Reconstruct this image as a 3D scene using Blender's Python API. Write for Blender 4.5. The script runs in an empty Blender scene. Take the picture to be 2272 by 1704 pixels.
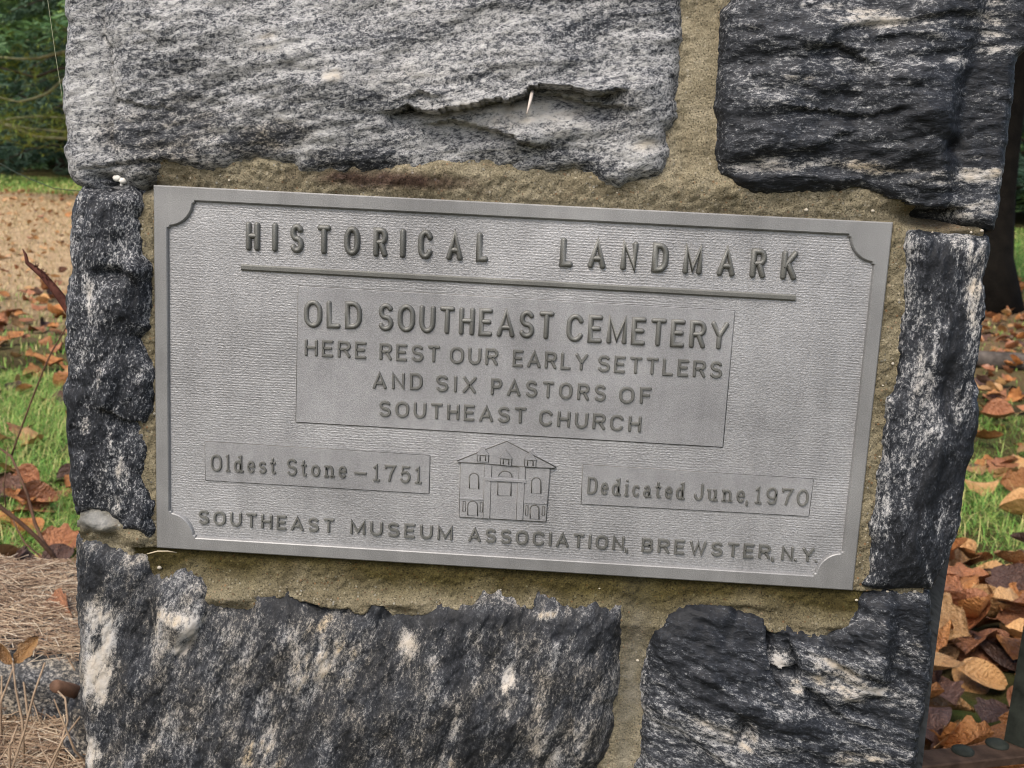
import bpy, math, random
import numpy as np
from mathutils import Vector, Matrix

scene = bpy.context.scene
COL = scene.collection
rad = math.radians
random.seed(7)
RNG = np.random.default_rng(11)

# ------------------------------------------------------------------ camera
CZ = 0.95                                   # height of the plaque's centre
CAM = np.array([0.0314, -0.9197, CZ + 0.1747])
PITCH, ROLL, YAW, FPX = 0.1804, 0.0502, -0.0326, 2450.0
PW, PH = 0.61, 0.3158                       # plaque size
_f = np.array([math.sin(YAW) * math.cos(PITCH), math.cos(YAW) * math.cos(PITCH), -math.sin(PITCH)])
_r0 = np.array([math.cos(YAW), -math.sin(YAW), 0.0])
_u0 = np.cross(_r0, _f)
CR = _r0 * math.cos(ROLL) + _u0 * math.sin(ROLL)
CU = -_r0 * math.sin(ROLL) + _u0 * math.cos(ROLL)
CF = _f
cam_data = bpy.data.cameras.new('camera')
cam = bpy.data.objects.new('camera', cam_data)
COL.objects.link(cam)
cam.matrix_world = Matrix(((CR[0], CU[0], -CF[0], CAM[0]), (CR[1], CU[1], -CF[1], CAM[1]),
                           (CR[2], CU[2], -CF[2], CAM[2]), (0, 0, 0, 1)))
cam_data.sensor_width = 36.0
cam_data.lens = 36.0 * FPX / 2272.0
cam_data.clip_start = 0.02
cam_data.clip_end = 600
cam_data.dof.use_dof = True
cam_data.dof.focus_distance = 0.93
cam_data.dof.aperture_fstop = 17.0
scene.camera = cam

# ------------------------------------------------------------------ light
SUN_EL, SUN_AZ = rad(52), rad(205)          # azimuth clockwise from +Y (behind and left of the camera)
world = bpy.data.worlds.new("World")
scene.world = world
world.use_nodes = True
wn = world.node_tree.nodes
sky = wn.new('ShaderNodeTexSky')
sky.sky_type = 'NISHITA'
sky.sun_disc = False
sky.sun_elevation = SUN_EL
sky.sun_rotation = SUN_AZ
sky.air_density = 1.0
sky.dust_density = 4.0
sky.ozone_density = 0.6
world.node_tree.links.new(sky.outputs[0], wn['Background'].inputs[0])
wn['Background'].inputs[1].default_value = 0.13
sd = bpy.data.lights.new('sun', 'SUN')
sd.energy = 1.25
sd.angle = rad(24)
sd.color = (1.0, 0.96, 0.9)
sun = bpy.data.objects.new('sun', sd)
COL.objects.link(sun)
sdir = Vector((math.sin(SUN_AZ) * math.cos(SUN_EL), math.cos(SUN_AZ) * math.cos(SUN_EL), math.sin(SUN_EL)))
sun.rotation_euler = (-sdir).to_track_quat('-Z', 'Y').to_euler()
sun.location = (-3, -4, 8)
vs = scene.view_settings
vs.view_transform = 'Standard'
vs.look = 'None'
vs.gamma = 1
vs.exposure = 0.76
scene.cycles.filter_width = 1.0

# ------------------------------------------------------------------ projection helpers (photo pixels <-> places)
def ray(px, py):
    return CF + CR * ((px - 1136) / FPX) - CU * ((py - 852) / FPX)

def at(px, py, y=0.0):
    d = ray(px, py); t = (y - CAM[1]) / d[1]
    return CAM + d * t

def at_z(px, py, z):
    d = ray(px, py); t = (z - CAM[2]) / d[2]
    return CAM + d * t

def to_px(p):
    d = np.asarray(p) - CAM; z = d @ CF
    return 1136 + FPX * (d @ CR) / z, 852 - FPX * (d @ CU) / z, z

TO = {1: (0, 0), 2: (760, 0), 3: (1512, 0), 4: (0, 570), 5: (1512, 570), 6: (0, 1134), 7: (760, 1134), 8: (1512, 1134)}
def T(k, x, y):
    return (TO[k][0] + x * 0.34358, TO[k][1] + y * 0.34358)

def xz(p, y=0.0):
    q = at(p[0], p[1], y)
    return (q[0], q[2])

def outline(*segs, y=0.0):
    out = []
    for k, pts in segs:
        for (x, yy) in pts:
            out.append(xz(T(k, x, yy), y))
    return np.array(out)

# ------------------------------------------------------------------ numpy noise
_perm = RNG.permutation(512)
_ang = RNG.random(512) * 2 * np.pi
def pn(x, y, seed=0):
    x = np.asarray(x, float) + seed * 17.13; y = np.asarray(y, float) + seed * 31.7
    xi = np.floor(x).astype(int); yi = np.floor(y).astype(int)
    fx = x - xi; fy = y - yi
    u = fx * fx * fx * (fx * (fx * 6 - 15) + 10); v = fy * fy * fy * (fy * (fy * 6 - 15) + 10)
    def g(ix, iy, dx, dy):
        a = _ang[_perm[(ix + _perm[iy & 511]) & 511]]
        return np.cos(a) * dx + np.sin(a) * dy
    n00 = g(xi, yi, fx, fy); n10 = g(xi + 1, yi, fx - 1, fy)
    n01 = g(xi, yi + 1, fx, fy - 1); n11 = g(xi + 1, yi + 1, fx - 1, fy - 1)
    return (n00 * (1 - u) + n10 * u) * (1 - v) + (n01 * (1 - u) + n11 * u) * v

def fbm(x, y, o=4, seed=0, gain=0.5):
    s = 0; a = 1.0
    for i in range(o):
        s = s + a * pn(x * 2 ** i, y * 2 ** i, seed + i * 3); a *= gain
    return s

def sstep(a, b, x):
    t = np.clip((x - a) / (b - a), 0, 1)
    return t * t * (3 - 2 * t)

def sdf_poly(X, Z, P):
    """signed distance, positive inside"""
    x = X.ravel(); z = Z.ravel()
    best = np.full(x.shape, 1e9); inside = np.zeros(x.shape, bool)
    n = len(P)
    for i in range(n):
        a = P[i]; b = P[(i + 1) % n]
        ab = b - a; L = ab @ ab + 1e-18
        t = np.clip(((x - a[0]) * ab[0] + (z - a[1]) * ab[1]) / L, 0, 1)
        d = (x - a[0] - t * ab[0]) ** 2 + (z - a[1] - t * ab[1]) ** 2
        best = np.minimum(best, d)
        c = ((a[1] > z) != (b[1] > z)) & (x < (b[0] - a[0]) * (z - a[1]) / (b[1] - a[1] + 1e-18) + a[0])
        inside ^= c
    d = np.sqrt(best)
    return np.where(inside, d, -d).reshape(X.shape)

# ------------------------------------------------------------------ object helpers
def tag(o, label=None, cat=None, group=None, kind=None):
    if label: o['label'] = label
    if cat: o['category'] = cat
    if group: o['group'] = group
    if kind: o['kind'] = kind
    return o

def empty(name, loc, label, cat, group=None):
    o = bpy.data.objects.new(name, None); COL.objects.link(o)
    o.location = loc; o.empty_display_size = 0.05
    return tag(o, label, cat, group)

def mesh_obj(name, V, F, mat, parent=None, smooth=True, loc=None, attrs=None):
    me = bpy.data.meshes.new(name)
    me.from_pydata([tuple(map(float, v)) for v in V], [], [tuple(map(int, f)) for f in F])
    if smooth: me.polygons.foreach_set('use_smooth', np.ones(len(me.polygons), bool))
    if attrs:
        for k, a in attrs.items():
            at_ = me.attributes.new(k, 'FLOAT', 'POINT'); at_.data.foreach_set('value', np.asarray(a, np.float32))
    me.update()
    mats = mat if isinstance(mat, (list, tuple)) else [mat]
    for m in mats: me.materials.append(m)
    o = bpy.data.objects.new(name, me); COL.objects.link(o)
    if loc is not None: o.location = loc
    if parent is not None:
        o.parent = parent
        o.matrix_parent_inverse = Matrix.Translation(-Vector(parent.location)) if loc is None else Matrix()
    return o

class MB:
    def __init__(s): s.V = []; s.F = []
    def add(s, V, F):
        n = len(s.V); s.V += [tuple(v) for v in V]; s.F += [tuple(i + n for i in f) for f in F]; return s
    def box(s, c, d, rot=None):
        V = []
        for i in (-1, 1):
            for j in (-1, 1):
                for k in (-1, 1):
                    v = Vector((i * d[0] / 2, j * d[1] / 2, k * d[2] / 2))
                    if rot: v = rot @ v
                    V.append((c[0] + v.x, c[1] + v.y, c[2] + v.z))
        return s.add(V, [(0, 1, 3, 2), (4, 6, 7, 5), (0, 4, 5, 1), (2, 3, 7, 6), (0, 2, 6, 4), (1, 5, 7, 3)])
    def tube(s, pts, r, n=7, jit=0, cap=True):
        pts = [np.asarray(p, float) for p in pts]; m = len(pts)
        r = [r] * m if np.isscalar(r) else list(r)
        V = []; F = []; prev = None
        for i in range(m):
            t = pts[min(i + 1, m - 1)] - pts[max(i - 1, 0)]; t = t / (np.linalg.norm(t) + 1e-12)
            if prev is None:
                a = np.array([0, 0, 1.0]) if abs(t[2]) < .9 else np.array([1.0, 0, 0])
                u = np.cross(t, a)
            else:
                u = prev - t * (prev @ t)
            u = u / np.linalg.norm(u); w = np.cross(t, u); prev = u
            for k in range(n):
                a = 2 * math.pi * k / n; rr = r[i] * (1 + (random.uniform(-jit, jit) if jit else 0))
                V.append(pts[i] + (u * math.cos(a) + w * math.sin(a)) * rr)
        for i in range(m - 1):
            for k in range(n):
                F.append((i * n + k, i * n + (k + 1) % n, (i + 1) * n + (k + 1) % n, (i + 1) * n + k))
        if cap:
            F.append(tuple(range(n - 1, -1, -1))); F.append(tuple((m - 1) * n + k for k in range(n)))
        return s.add(V, F)
    def build(s, name, mat, parent=None, smooth=True, loc=None):
        return mesh_obj(name, s.V, s.F, mat, parent, smooth, loc)

# ------------------------------------------------------------------ material helpers
def new_mat(name):
    m = bpy.data.materials.new(name); m.use_nodes = True
    nt = m.node_tree; b = nt.nodes['Principled BSDF']
    return m, nt, b
def N(nt, t, **kw):
    n = nt.nodes.new(t)
    for k, v in kw.items(): setattr(n, k, v)
    return n
def L(nt, a, b): nt.links.new(a, b)
def math_n(nt, op, a, b=None, c=None, clamp=False):
    n = N(nt, 'ShaderNodeMath', operation=op, use_clamp=clamp)
    for i, v in enumerate((a, b, c)):
        if v is None: continue
        if isinstance(v, (int, float)): n.inputs[i].default_value = v
        else: L(nt, v, n.inputs[i])
    return n.outputs[0]
def coords(nt, rot=(0, 0, 0), scale=(1, 1, 1), loc=(0, 0, 0)):
    tc = N(nt, 'ShaderNodeTexCoord'); 
    m1 = N(nt, 'ShaderNodeMapping'); m1.inputs['Rotation'].default_value = rot; m1.inputs['Location'].default_value = loc
    m2 = N(nt, 'ShaderNodeMapping'); m2.inputs['Scale'].default_value = scale
    L(nt, tc.outputs['Object'], m1.inputs[0]); L(nt, m1.outputs[0], m2.inputs[0])
    return m2.outputs[0]
def noise(nt, vec, scale, detail=3, rough=.55, dist=0):
    n = N(nt, 'ShaderNodeTexNoise'); n.inputs['Scale'].default_value = scale; n.inputs['Detail'].default_value = detail
    n.inputs['Roughness'].default_value = rough; n.inputs['Distortion'].default_value = dist
    if vec is not None: L(nt, vec, n.inputs['Vector'])
    return n.outputs['Fac']
def voro(nt, vec, scale, out='Distance', rnd=1.0):
    n = N(nt, 'ShaderNodeTexVoronoi'); n.inputs['Scale'].default_value = scale; n.inputs['Randomness'].default_value = rnd
    if vec is not None: L(nt, vec, n.inputs['Vector'])
    return n.outputs[out]
def ramp(nt, fac, stops, interp='LINEAR'):
    r = N(nt, 'ShaderNodeValToRGB'); r.color_ramp.interpolation = interp
    e = r.color_ramp.elements
    while len(e) < len(stops): e.new(0.5)
    for el, (p, c) in zip(e, stops):
        el.position = p; el.color = (c, c, c, 1) if isinstance(c, (int, float)) else (*c, 1)
    L(nt, fac, r.inputs[0]); return r.outputs[0]
def mix(nt, fac, a, b, mode='MIX'):
    m = N(nt, 'ShaderNodeMix', data_type='RGBA', blend_type=mode)
    if isinstance(fac, (int, float)): m.inputs[0].default_value = fac
    else: L(nt, fac, m.inputs[0])
    for i, v in ((6, a), (7, b)):
        if isinstance(v, tuple): m.inputs[i].default_value = (*v, 1)
        else: L(nt, v, m.inputs[i])
    return m.outputs[2]
def bump(nt, b, height, strength=.5, dist=.001, prev=None):
    n = N(nt, 'ShaderNodeBump'); n.inputs['Strength'].default_value = strength; n.inputs['Distance'].default_value = dist
    L(nt, height, n.inputs['Height'])
    if prev is not None: L(nt, prev, n.inputs['Normal'])
    if b is not None: L(nt, n.outputs[0], b.inputs['Normal'])
    return n.outputs[0]
def attr(nt, name):
    a = N(nt, 'ShaderNodeAttribute'); a.attribute_name = name; return a.outputs['Fac']
def simple(name, col, rough=.8, var=.25, scale=20, bscale=60, bdist=.002, metallic=0, rand=0):
    m, nt, b = new_mat(name)
    v = coords(nt)
    n = noise(nt, v, scale, 4, .6)
    dark = tuple(c * (1 - var) for c in col); lite = tuple(min(1, c * (1 + var)) for c in col)
    c = ramp(nt, n, [(.3, dark), (.7, lite)])
    if rand:
        oi = N(nt, 'ShaderNodeObjectInfo')
        c = mix(nt, 1.0, c, ramp(nt, oi.outputs['Random'], [(0, 1 - rand), (1, 1.0)]), 'MULTIPLY')
    L(nt, c, b.inputs['Base Color']); b.inputs['Roughness'].default_value = rough; b.inputs['Metallic'].default_value = metallic; b.inputs['Specular IOR Level'].default_value = .12
    bump(nt, b, noise(nt, v, bscale, 4, .65), .6, bdist)
    return m

# ---- gneiss: foliated black and white grains; bias (attribute) = lighter minerals, warm = buff feldspar / lichen
def gneiss(name, angle, seed, stretch=2.0, grain=620, gain=1.6, band=1.0, bands=26, spec=.35, mid=.6, hi=(.50, .49, .475)):
    m, nt, b = new_mat(name)
    rt = (0, rad(angle), 0)
    lc = (seed * 3.1, seed, seed * 1.7)
    v = coords(nt, rot=rt, scale=(1 / stretch, 1, 1), loc=lc)
    v2 = coords(nt, rot=rt, scale=(1 / (stretch * 2.2), 1, 1), loc=lc)
    v3 = coords(nt, rot=rt, scale=(1 / 1.3, 1, 1), loc=lc)
    n0 = noise(nt, v3, grain * 1.3, 2, .7)
    n1 = noise(nt, v, grain * .62, 3, .65, .5)
    n1b = noise(nt, v, grain * .24, 4, .65, .8)
    n2 = noise(nt, v2, bands, 6, .65, 1.0)
    val = math_n(nt, 'MULTIPLY_ADD', math_n(nt, 'SUBTRACT', n1, .5), gain, attr(nt, 'bias'))
    val = math_n(nt, 'MULTIPLY_ADD', math_n(nt, 'SUBTRACT', n0, .5), gain * .55, val)
    val = math_n(nt, 'MULTIPLY_ADD', math_n(nt, 'SUBTRACT', n1b, .5), gain * mid, val)
    val = math_n(nt, 'MULTIPLY_ADD', math_n(nt, 'SUBTRACT', n2, .5), band, val)
    c = ramp(nt, val, [(.08, (.0065, .0078, .0105)), (.30, (.017, .0198, .0255)), (.43, (.047, .051, .059)), (.53, (.13, .133, .138)), (.66, (.29, .29, .288)), (.88, hi)])
    warm = attr(nt, 'warm')
    wn_ = math_n(nt, 'MULTIPLY', warm, ramp(nt, noise(nt, v, grain * .06, 4, .65), [(.38, .15), (.6, 1.0)]))
    c = mix(nt, wn_, c, mix(nt, 1.0, c, (1.0, .80, .52), 'MULTIPLY'))
    L(nt, c, b.inputs['Base Color'])
    b.inputs['Roughness'].default_value = .6
    b.inputs['Specular IOR Level'].default_value = spec
    h = math_n(nt, 'ADD', math_n(nt, 'MULTIPLY', n1, .7), math_n(nt, 'MULTIPLY', n1b, 1.0))
    p = bump(nt, None, noise(nt, v, grain * .09, 5, .7, .4), .6, .0032)
    bump(nt, b, h, .7, .0012, p)
    return m

# ---- sandy mortar
m_mortar, nt, b = new_mat('sandy_mortar')
v = coords(nt)
base = ramp(nt, noise(nt, v, 28, 5, .6), [(.3, (.185, .155, .10)), (.5, (.26, .225, .15)), (.72, (.37, .325, .23))])
sp = noise(nt, v, 700, 2, .6)
base = mix(nt, 1.0, base, ramp(nt, sp, [(.32, .3), (.42, .85), (.58, 1.08), (.70, 1.5)]), 'MULTIPLY')
vd = voro(nt, v, 330); vc = voro(nt, v, 330, 'Color')
sep = N(nt, 'ShaderNodeSeparateColor'); L(nt, vc, sep.inputs[0])
grainmask = math_n(nt, 'MULTIPLY', math_n(nt, 'LESS_THAN', vd, .34), math_n(nt, 'GREATER_THAN', sep.outputs[0], .62))
base = mix(nt, math_n(nt, 'MULTIPLY', grainmask, math_n(nt, 'ADD', math_n(nt, 'MULTIPLY', attr(nt, 'coarse'), .75), .12)), base, ramp(nt, sep.outputs[1], [(0, (.52, .46, .34)), (.35, (.42, .38, .3)), (.6, (.36, .2, .1)), (.8, (.05, .045, .04)), (1, (.6, .58, .52))]))
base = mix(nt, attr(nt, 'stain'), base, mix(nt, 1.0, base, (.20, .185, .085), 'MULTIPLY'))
base = mix(nt, attr(nt, 'rust'), base, mix(nt, 1.0, base, (.36, .27, .30), 'MULTIPLY'))
base = mix(nt, attr(nt, 'grey'), base, ramp(nt, noise(nt, v, 60, 4, .6), [(.35, (.11, .11, .10)), (.5, (.2, .2, .185)), (.65, (.29, .285, .265))]))
L(nt, base, b.inputs['Base Color']); b.inputs['Roughness'].default_value = .9; b.inputs['Specular IOR Level'].default_value = .2
p = bump(nt, None, noise(nt, v, 160, 5, .75), .8, .0025)
bump(nt, b, math_n(nt, 'ADD', sp, math_n(nt, 'MULTIPLY', grainmask, .6)), .8, .0009, p)

# ---- plaque metal
def metal(name, col, rough, ribs=False, met=.35, grainy=1.0):
    m, nt, b = new_mat(name)
    v = coords(nt)
    blot = math_n(nt, 'ADD', math_n(nt, 'MULTIPLY', noise(nt, v, 8, 5, .65, .6), .75), math_n(nt, 'MULTIPLY', noise(nt, coords(nt, scale=(1, 1, .12)), 60, 4, .65), .25))
    fine = noise(nt, v, 1100, 2, .6)
    lo = tuple(c * .72 for c in col); hi = tuple(c * 1.2 for c in col)
    c = ramp(nt, blot, [(.34, lo), (.66, hi)])
    c = mix(nt, 1.0, c, ramp(nt, fine, [(.3, .8), (.7, 1.2)]), 'MULTIPLY')
    b.inputs['Metallic'].default_value = met
    b.inputs['Roughness'].default_value = rough
    if ribs:
        # woven pattern: short staggered ribs, broken and partly worn
        tc = N(nt, 'ShaderNodeTexCoord'); sx = N(nt, 'ShaderNodeSeparateXYZ'); L(nt, tc.outputs['Object'], sx.inputs[0])
        warp = noise(nt, coords(nt, scale=(.4, 1, 1)), 160, 2, .5)
        warp2 = noise(nt, coords(nt, loc=(5, 1, 2)), 260, 2, .5)
        zz = math_n(nt, 'MULTIPLY_ADD', warp, .0030, sx.outputs[2])
        xx = math_n(nt, 'MULTIPLY_ADD', warp2, .0050, sx.outputs[0])
        wz = math_n(nt, 'SINE', math_n(nt, 'MULTIPLY', zz, 2 * math.pi / .0023))
        row = math_n(nt, 'FLOOR', math_n(nt, 'MULTIPLY', zz, 1 / .0023))
        wx = math_n(nt, 'SINE', math_n(nt, 'ADD', math_n(nt, 'MULTIPLY', xx, 2 * math.pi / .0052), math_n(nt, 'MULTIPLY', row, 2.4)))
        brk = noise(nt, coords(nt, scale=(.6, 1, 1)), 700, 3, .65)
        area = ramp(nt, noise(nt, coords(nt, loc=(3.3, 0, 1.2)), 9, 2, .5), [(.36, .25), (.62, 1)])
        wv = math_n(nt, 'MULTIPLY', math_n(nt, 'ADD', wz, math_n(nt, 'MULTIPLY', wx, .45)), area)
        h = math_n(nt, 'MULTIPLY_ADD', wv, .13, math_n(nt, 'MULTIPLY', brk, 1.3))
        c = mix(nt, 1.0, c, ramp(nt, math_n(nt, 'MULTIPLY_ADD', h, .6, .12), [(.25, .82), (.75, 1.18)]), 'MULTIPLY')
        bump(nt, b, h, .75, .0007)
    else:
        bump(nt, b, fine, .5, .0004 * grainy)
    L(nt, c, b.inputs['Base Color'])
    return m
m_field = metal('cast_metal_field', (.335, .335, .338), .48, True)
m_border = metal('cast_metal_border', (.265, .265, .262), .46)
m_panel = metal('cast_metal_panel', (.325, .325, .33), .47, grainy=2.0)
m_letter = metal('dark_letter_metal', (.16, .16, .147), .5)
m_line = metal('dark_edge_line', (.13, .128, .118), .6)

# ------------------------------------------------------------------ the pillar
pillar = empty('stone_pillar', (0, 0.35, 0), 'gate pillar of rough black and white granite blocks with sandy mortar', 'pillar')

STEP = 0.0017
OUTL = []
def stone(poly, mat, label, bulge=.02, brad=.05, edge=.010, edrop=.012, rough=.006, angle=0, stretch=2.5, seed=1, feats=None, blobs=(), base=.5, margin=None, terr=.004, warmbase=0, skirt=.62, jag=.0022, bvar=.10):
    lo = poly.min(0) - .014; hi = poly.max(0) + .014
    xs = np.arange(lo[0], hi[0], STEP); zs = np.arange(lo[1], hi[1], STEP)
    X, Z = np.meshgrid(xs, zs)
    wx = fbm(X * 40, Z * 40, 3, seed) * jag * 1.6; wz = fbm(X * 40, Z * 40, 3, seed + 5) * jag * 1.6
    wx = wx + fbm(X * 150, Z * 150, 2, seed + 7) * jag * .5; wz = wz + fbm(X * 150, Z * 150, 2, seed + 8) * jag * .5
    d = sdf_poly(X + wx, Z + wz, poly) + .0036
    ca, sa = math.cos(rad(angle)), math.sin(rad(angle))
    U = (X * ca + Z * sa) / stretch; W = -X * sa + Z * ca
    big = fbm(X * 7, Z * 7, 2, seed + 9)
    OUTL.append(poly)
    med = fbm(U * 38, W * 38, 4, seed + 2, .5)
    fine = fbm(U * 170, W * 170, 3, seed + 3, .6)
    q = fbm(U * 14, W * 14, 3, seed + 4) * 2.2
    ter = np.floor(q) + sstep(.72, 1.0, q - np.floor(q))
    bl = 1 - np.exp(-np.maximum(d, 0) / brad)
    rf = np.ones_like(X)
    if margin is not None:
        mx, side = margin            # polyline of (x,z), which side is the dressed margin
        mp = mx[np.argsort(mx[:, 1])]
        xm = np.interp(Z, mp[:, 1], mp[:, 0]) + fbm(Z * 60, X * 0 + seed, 2) * .002
        dm = (X - xm) * side         # positive = on the margin
        rf = 1 - sstep(-.016, .002, dm)
    y = -bulge * bl * (.75 + .9 * big) * rf
    y = y - .004 + (rough * med * .62 - terr * ter * .42) * (.30 + .70 * rf) * (.35 + .65 * sstep(0, .02, d)) + rough * .22 * fine
    e = np.clip(1 - d / edge, 0, 1.0)
    y = y + edrop * .58 * e ** 2.6
    y = y + np.where(d < 0, (-d) * 7.0, 0)
    if feats is not None: y = y + feats(X, Z)
    bias = np.full_like(X, base) + bvar * fbm(U * 5, W * 5, 3, seed + 12)
    warm = np.full_like(X, warmbase)
    nw = fbm(U * 25, W * 25, 3, seed + 21)
    sk = np.clip(.78 + 1.5 * fbm(U * 60, W * 110, 4, seed + 22, .65), .08, 1.25)
    for bb in blobs:
        k, bx, by, rx, rz, rot, amt, wm = bb
        cx, cz = xz(T(k, bx, by)); s = .34358 * .000374
        c_, s_ = math.cos(rad(rot)), math.sin(rad(rot))
        dx = (X - cx) * c_ + (Z - cz) * s_; dz = -(X - cx) * s_ + (Z - cz) * c_
        r = np.sqrt((dx / (rx * s)) ** 2 + (dz / (rz * s)) ** 2) + nw * .8
        mk = (1 - sstep(.45, 1.3, r)) * (sk if amt > 0 else 1)
        bias = bias + amt * mk; warm = np.maximum(warm, wm * mk)
    keep = d > -.008
    idx = -np.ones(X.shape, int); idx[keep] = np.arange(keep.sum())
    V = np.stack([X[keep], y[keep], Z[keep]], 1)
    cell = keep[:-1, :-1] & keep[1:, :-1] & keep[:-1, 1:] & keep[1:, 1:]
    a = idx[:-1, :-1][cell]; b_ = idx[:-1, 1:][cell]; c = idx[1:, 1:][cell]; dd = idx[1:, :-1][cell]
    F = np.stack([a, b_, c, dd], 1)
    # skirt: run the block back into the pillar
    E = np.concatenate([F[:, [0, 1]], F[:, [1, 2]], F[:, [2, 3]], F[:, [3, 0]]])
    key = np.sort(E, 1); _, inv, cnt = np.unique(key[:, 0] * 10000000 + key[:, 1], return_inverse=True, return_counts=True)
    BE = E[cnt[inv] == 1]
    bv = np.unique(BE); mp = {int(o): len(V) + i for i, o in enumerate(bv)}
    SV = V[bv].copy(); SV[:, 1] = skirt
    V2 = np.concatenate([V, SV]); F2 = [tuple(f) for f in F] + [(int(q2), int(q1), mp[int(q1)], mp[int(q2)]) for q1, q2 in BE]
    bi = np.concatenate([bias[keep], bias[keep][bv]]); wa = np.concatenate([warm[keep], warm[keep][bv]])
    o = mesh_obj('stone', V2, F2, mat, pillar, True, attrs={'bias': bi, 'warm': wa})
    o['label'] = label
    return o

def ledge(pts, depth, r, up=0.0, fade=.012):
    P = np.array([xz(T(*p)) for p in pts]); P = P[np.argsort(P[:, 0])]
    def f(X, Z):
        zl = np.interp(X, P[:, 0], P[:, 1]) + pn(X * 140, X * 0 + 3.3, 4) * .0018
        dz = zl - Z
        win = sstep(P[0, 0] - fade, P[0, 0] + fade, X) * (1 - sstep(P[-1, 0] - fade, P[-1, 0] + fade, X))
        below = np.where(dz > 0, np.exp(-np.maximum(dz, 0) / r), 0)
        above = np.where(dz <= 0, np.exp(np.minimum(dz, 0) / .012), 0)
        return (depth * below - up * above) * win
    return f
def vledge(pts, depth, r, side=1, fade=.012):
    P = np.array([xz(T(*p)) for p in pts]); P = P[np.argsort(P[:, 1])]
    def f(X, Z):
        xl = np.interp(Z, P[:, 1], P[:, 0]) + pn(Z * 140, Z * 0 + 1.3, 6) * .0015
        dx = (X - xl) * side
        win = sstep(P[0, 1] - fade, P[0, 1] + fade, Z) * (1 - sstep(P[-1, 1] - fade, P[-1, 1] + fade, Z))
        return np.where(dx > 0, depth * np.exp(-np.maximum(dx, 0) / r), 0) * win
    return f
def allf(*fs):
    return lambda X, Z: sum(f(X, Z) for f in fs)
def dent(k, x, y, rx, rz, dep):
    cx, cz = xz(T(k, x, y)); s = .34358 * .000374
    return lambda X, Z: dep * np.exp(-((X - cx) / (rx * s)) ** 2 - ((Z - cz) / (rz * s)) ** 2)

g_pale = gneiss('pale_grey_gneiss', 12, 1, stretch=1.8, grain=760, gain=1.15, band=.62, bands=30, mid=.62, hi=(.46, .455, .44))
g_dark = gneiss('black_banded_gneiss', 4, 2, stretch=2.2, grain=760, gain=1.2, band=1.15, bands=20, mid=.75)
g_left = gneiss('speckled_black_gneiss', 80, 3, stretch=1.6, grain=780, gain=1.6, band=.95, bands=26, mid=.5)
g_low = gneiss('weathered_dark_gneiss', 76, 4, stretch=1.8, grain=800, gain=.95, band=1.0, bands=40, mid=.62)
g_right = gneiss('mottled_black_gneiss', 84, 5, stretch=1.6, grain=760, gain=1.2, band=1.7, bands=34, mid=.85)
g_corner = gneiss('dark_cleft_gneiss', -16, 6, stretch=2.2, grain=760, gain=1.15, band=1.4, bands=22, mid=.75)

# pale block, upper left
oA = outline((1, [(420, -420), (425, 0), (437, 150), (425, 300), (416, 600), (428, 800), (430, 1000), (440, 1100), (470, 1150), (530, 1185), (600, 1195), (680, 1172), (730, 1192), (800, 1200), (870, 1185), (950, 1150), (1040, 1120), (1080, 1055), (1180, 1065), (1290, 1102), (1380, 1112), (1450, 1090), (1530, 1048), (1640, 1034), (1760, 1044), (1900, 1055), (1940, 1095), (2212, 1112)]),
             (2, [(60, 1090), (130, 1102), (350, 1098), (500, 1112), (570, 1097), (700, 1102), (850, 1084), (960, 1092), (1150, 1122), (1280, 1112), (1400, 1084), (1500, 1080), (1600, 1110), (1640, 1160), (1700, 1190), (1800, 1200), (1860, 1172), (2000, 1150), (2060, 1120), (2090, 1060), (2110, 990), (2082, 900), (2090, 830), (2135, 780), (2150, 600), (2165, 350), (2185, 0), (2195, -420)]))
marA = outline((1, [(690, -420), (695, 0), (690, 250), (740, 320), (730, 500), (770, 650), (750, 750), (735, 900), (775, 1050), (800, 1120), (800, 1300)]))
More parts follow.
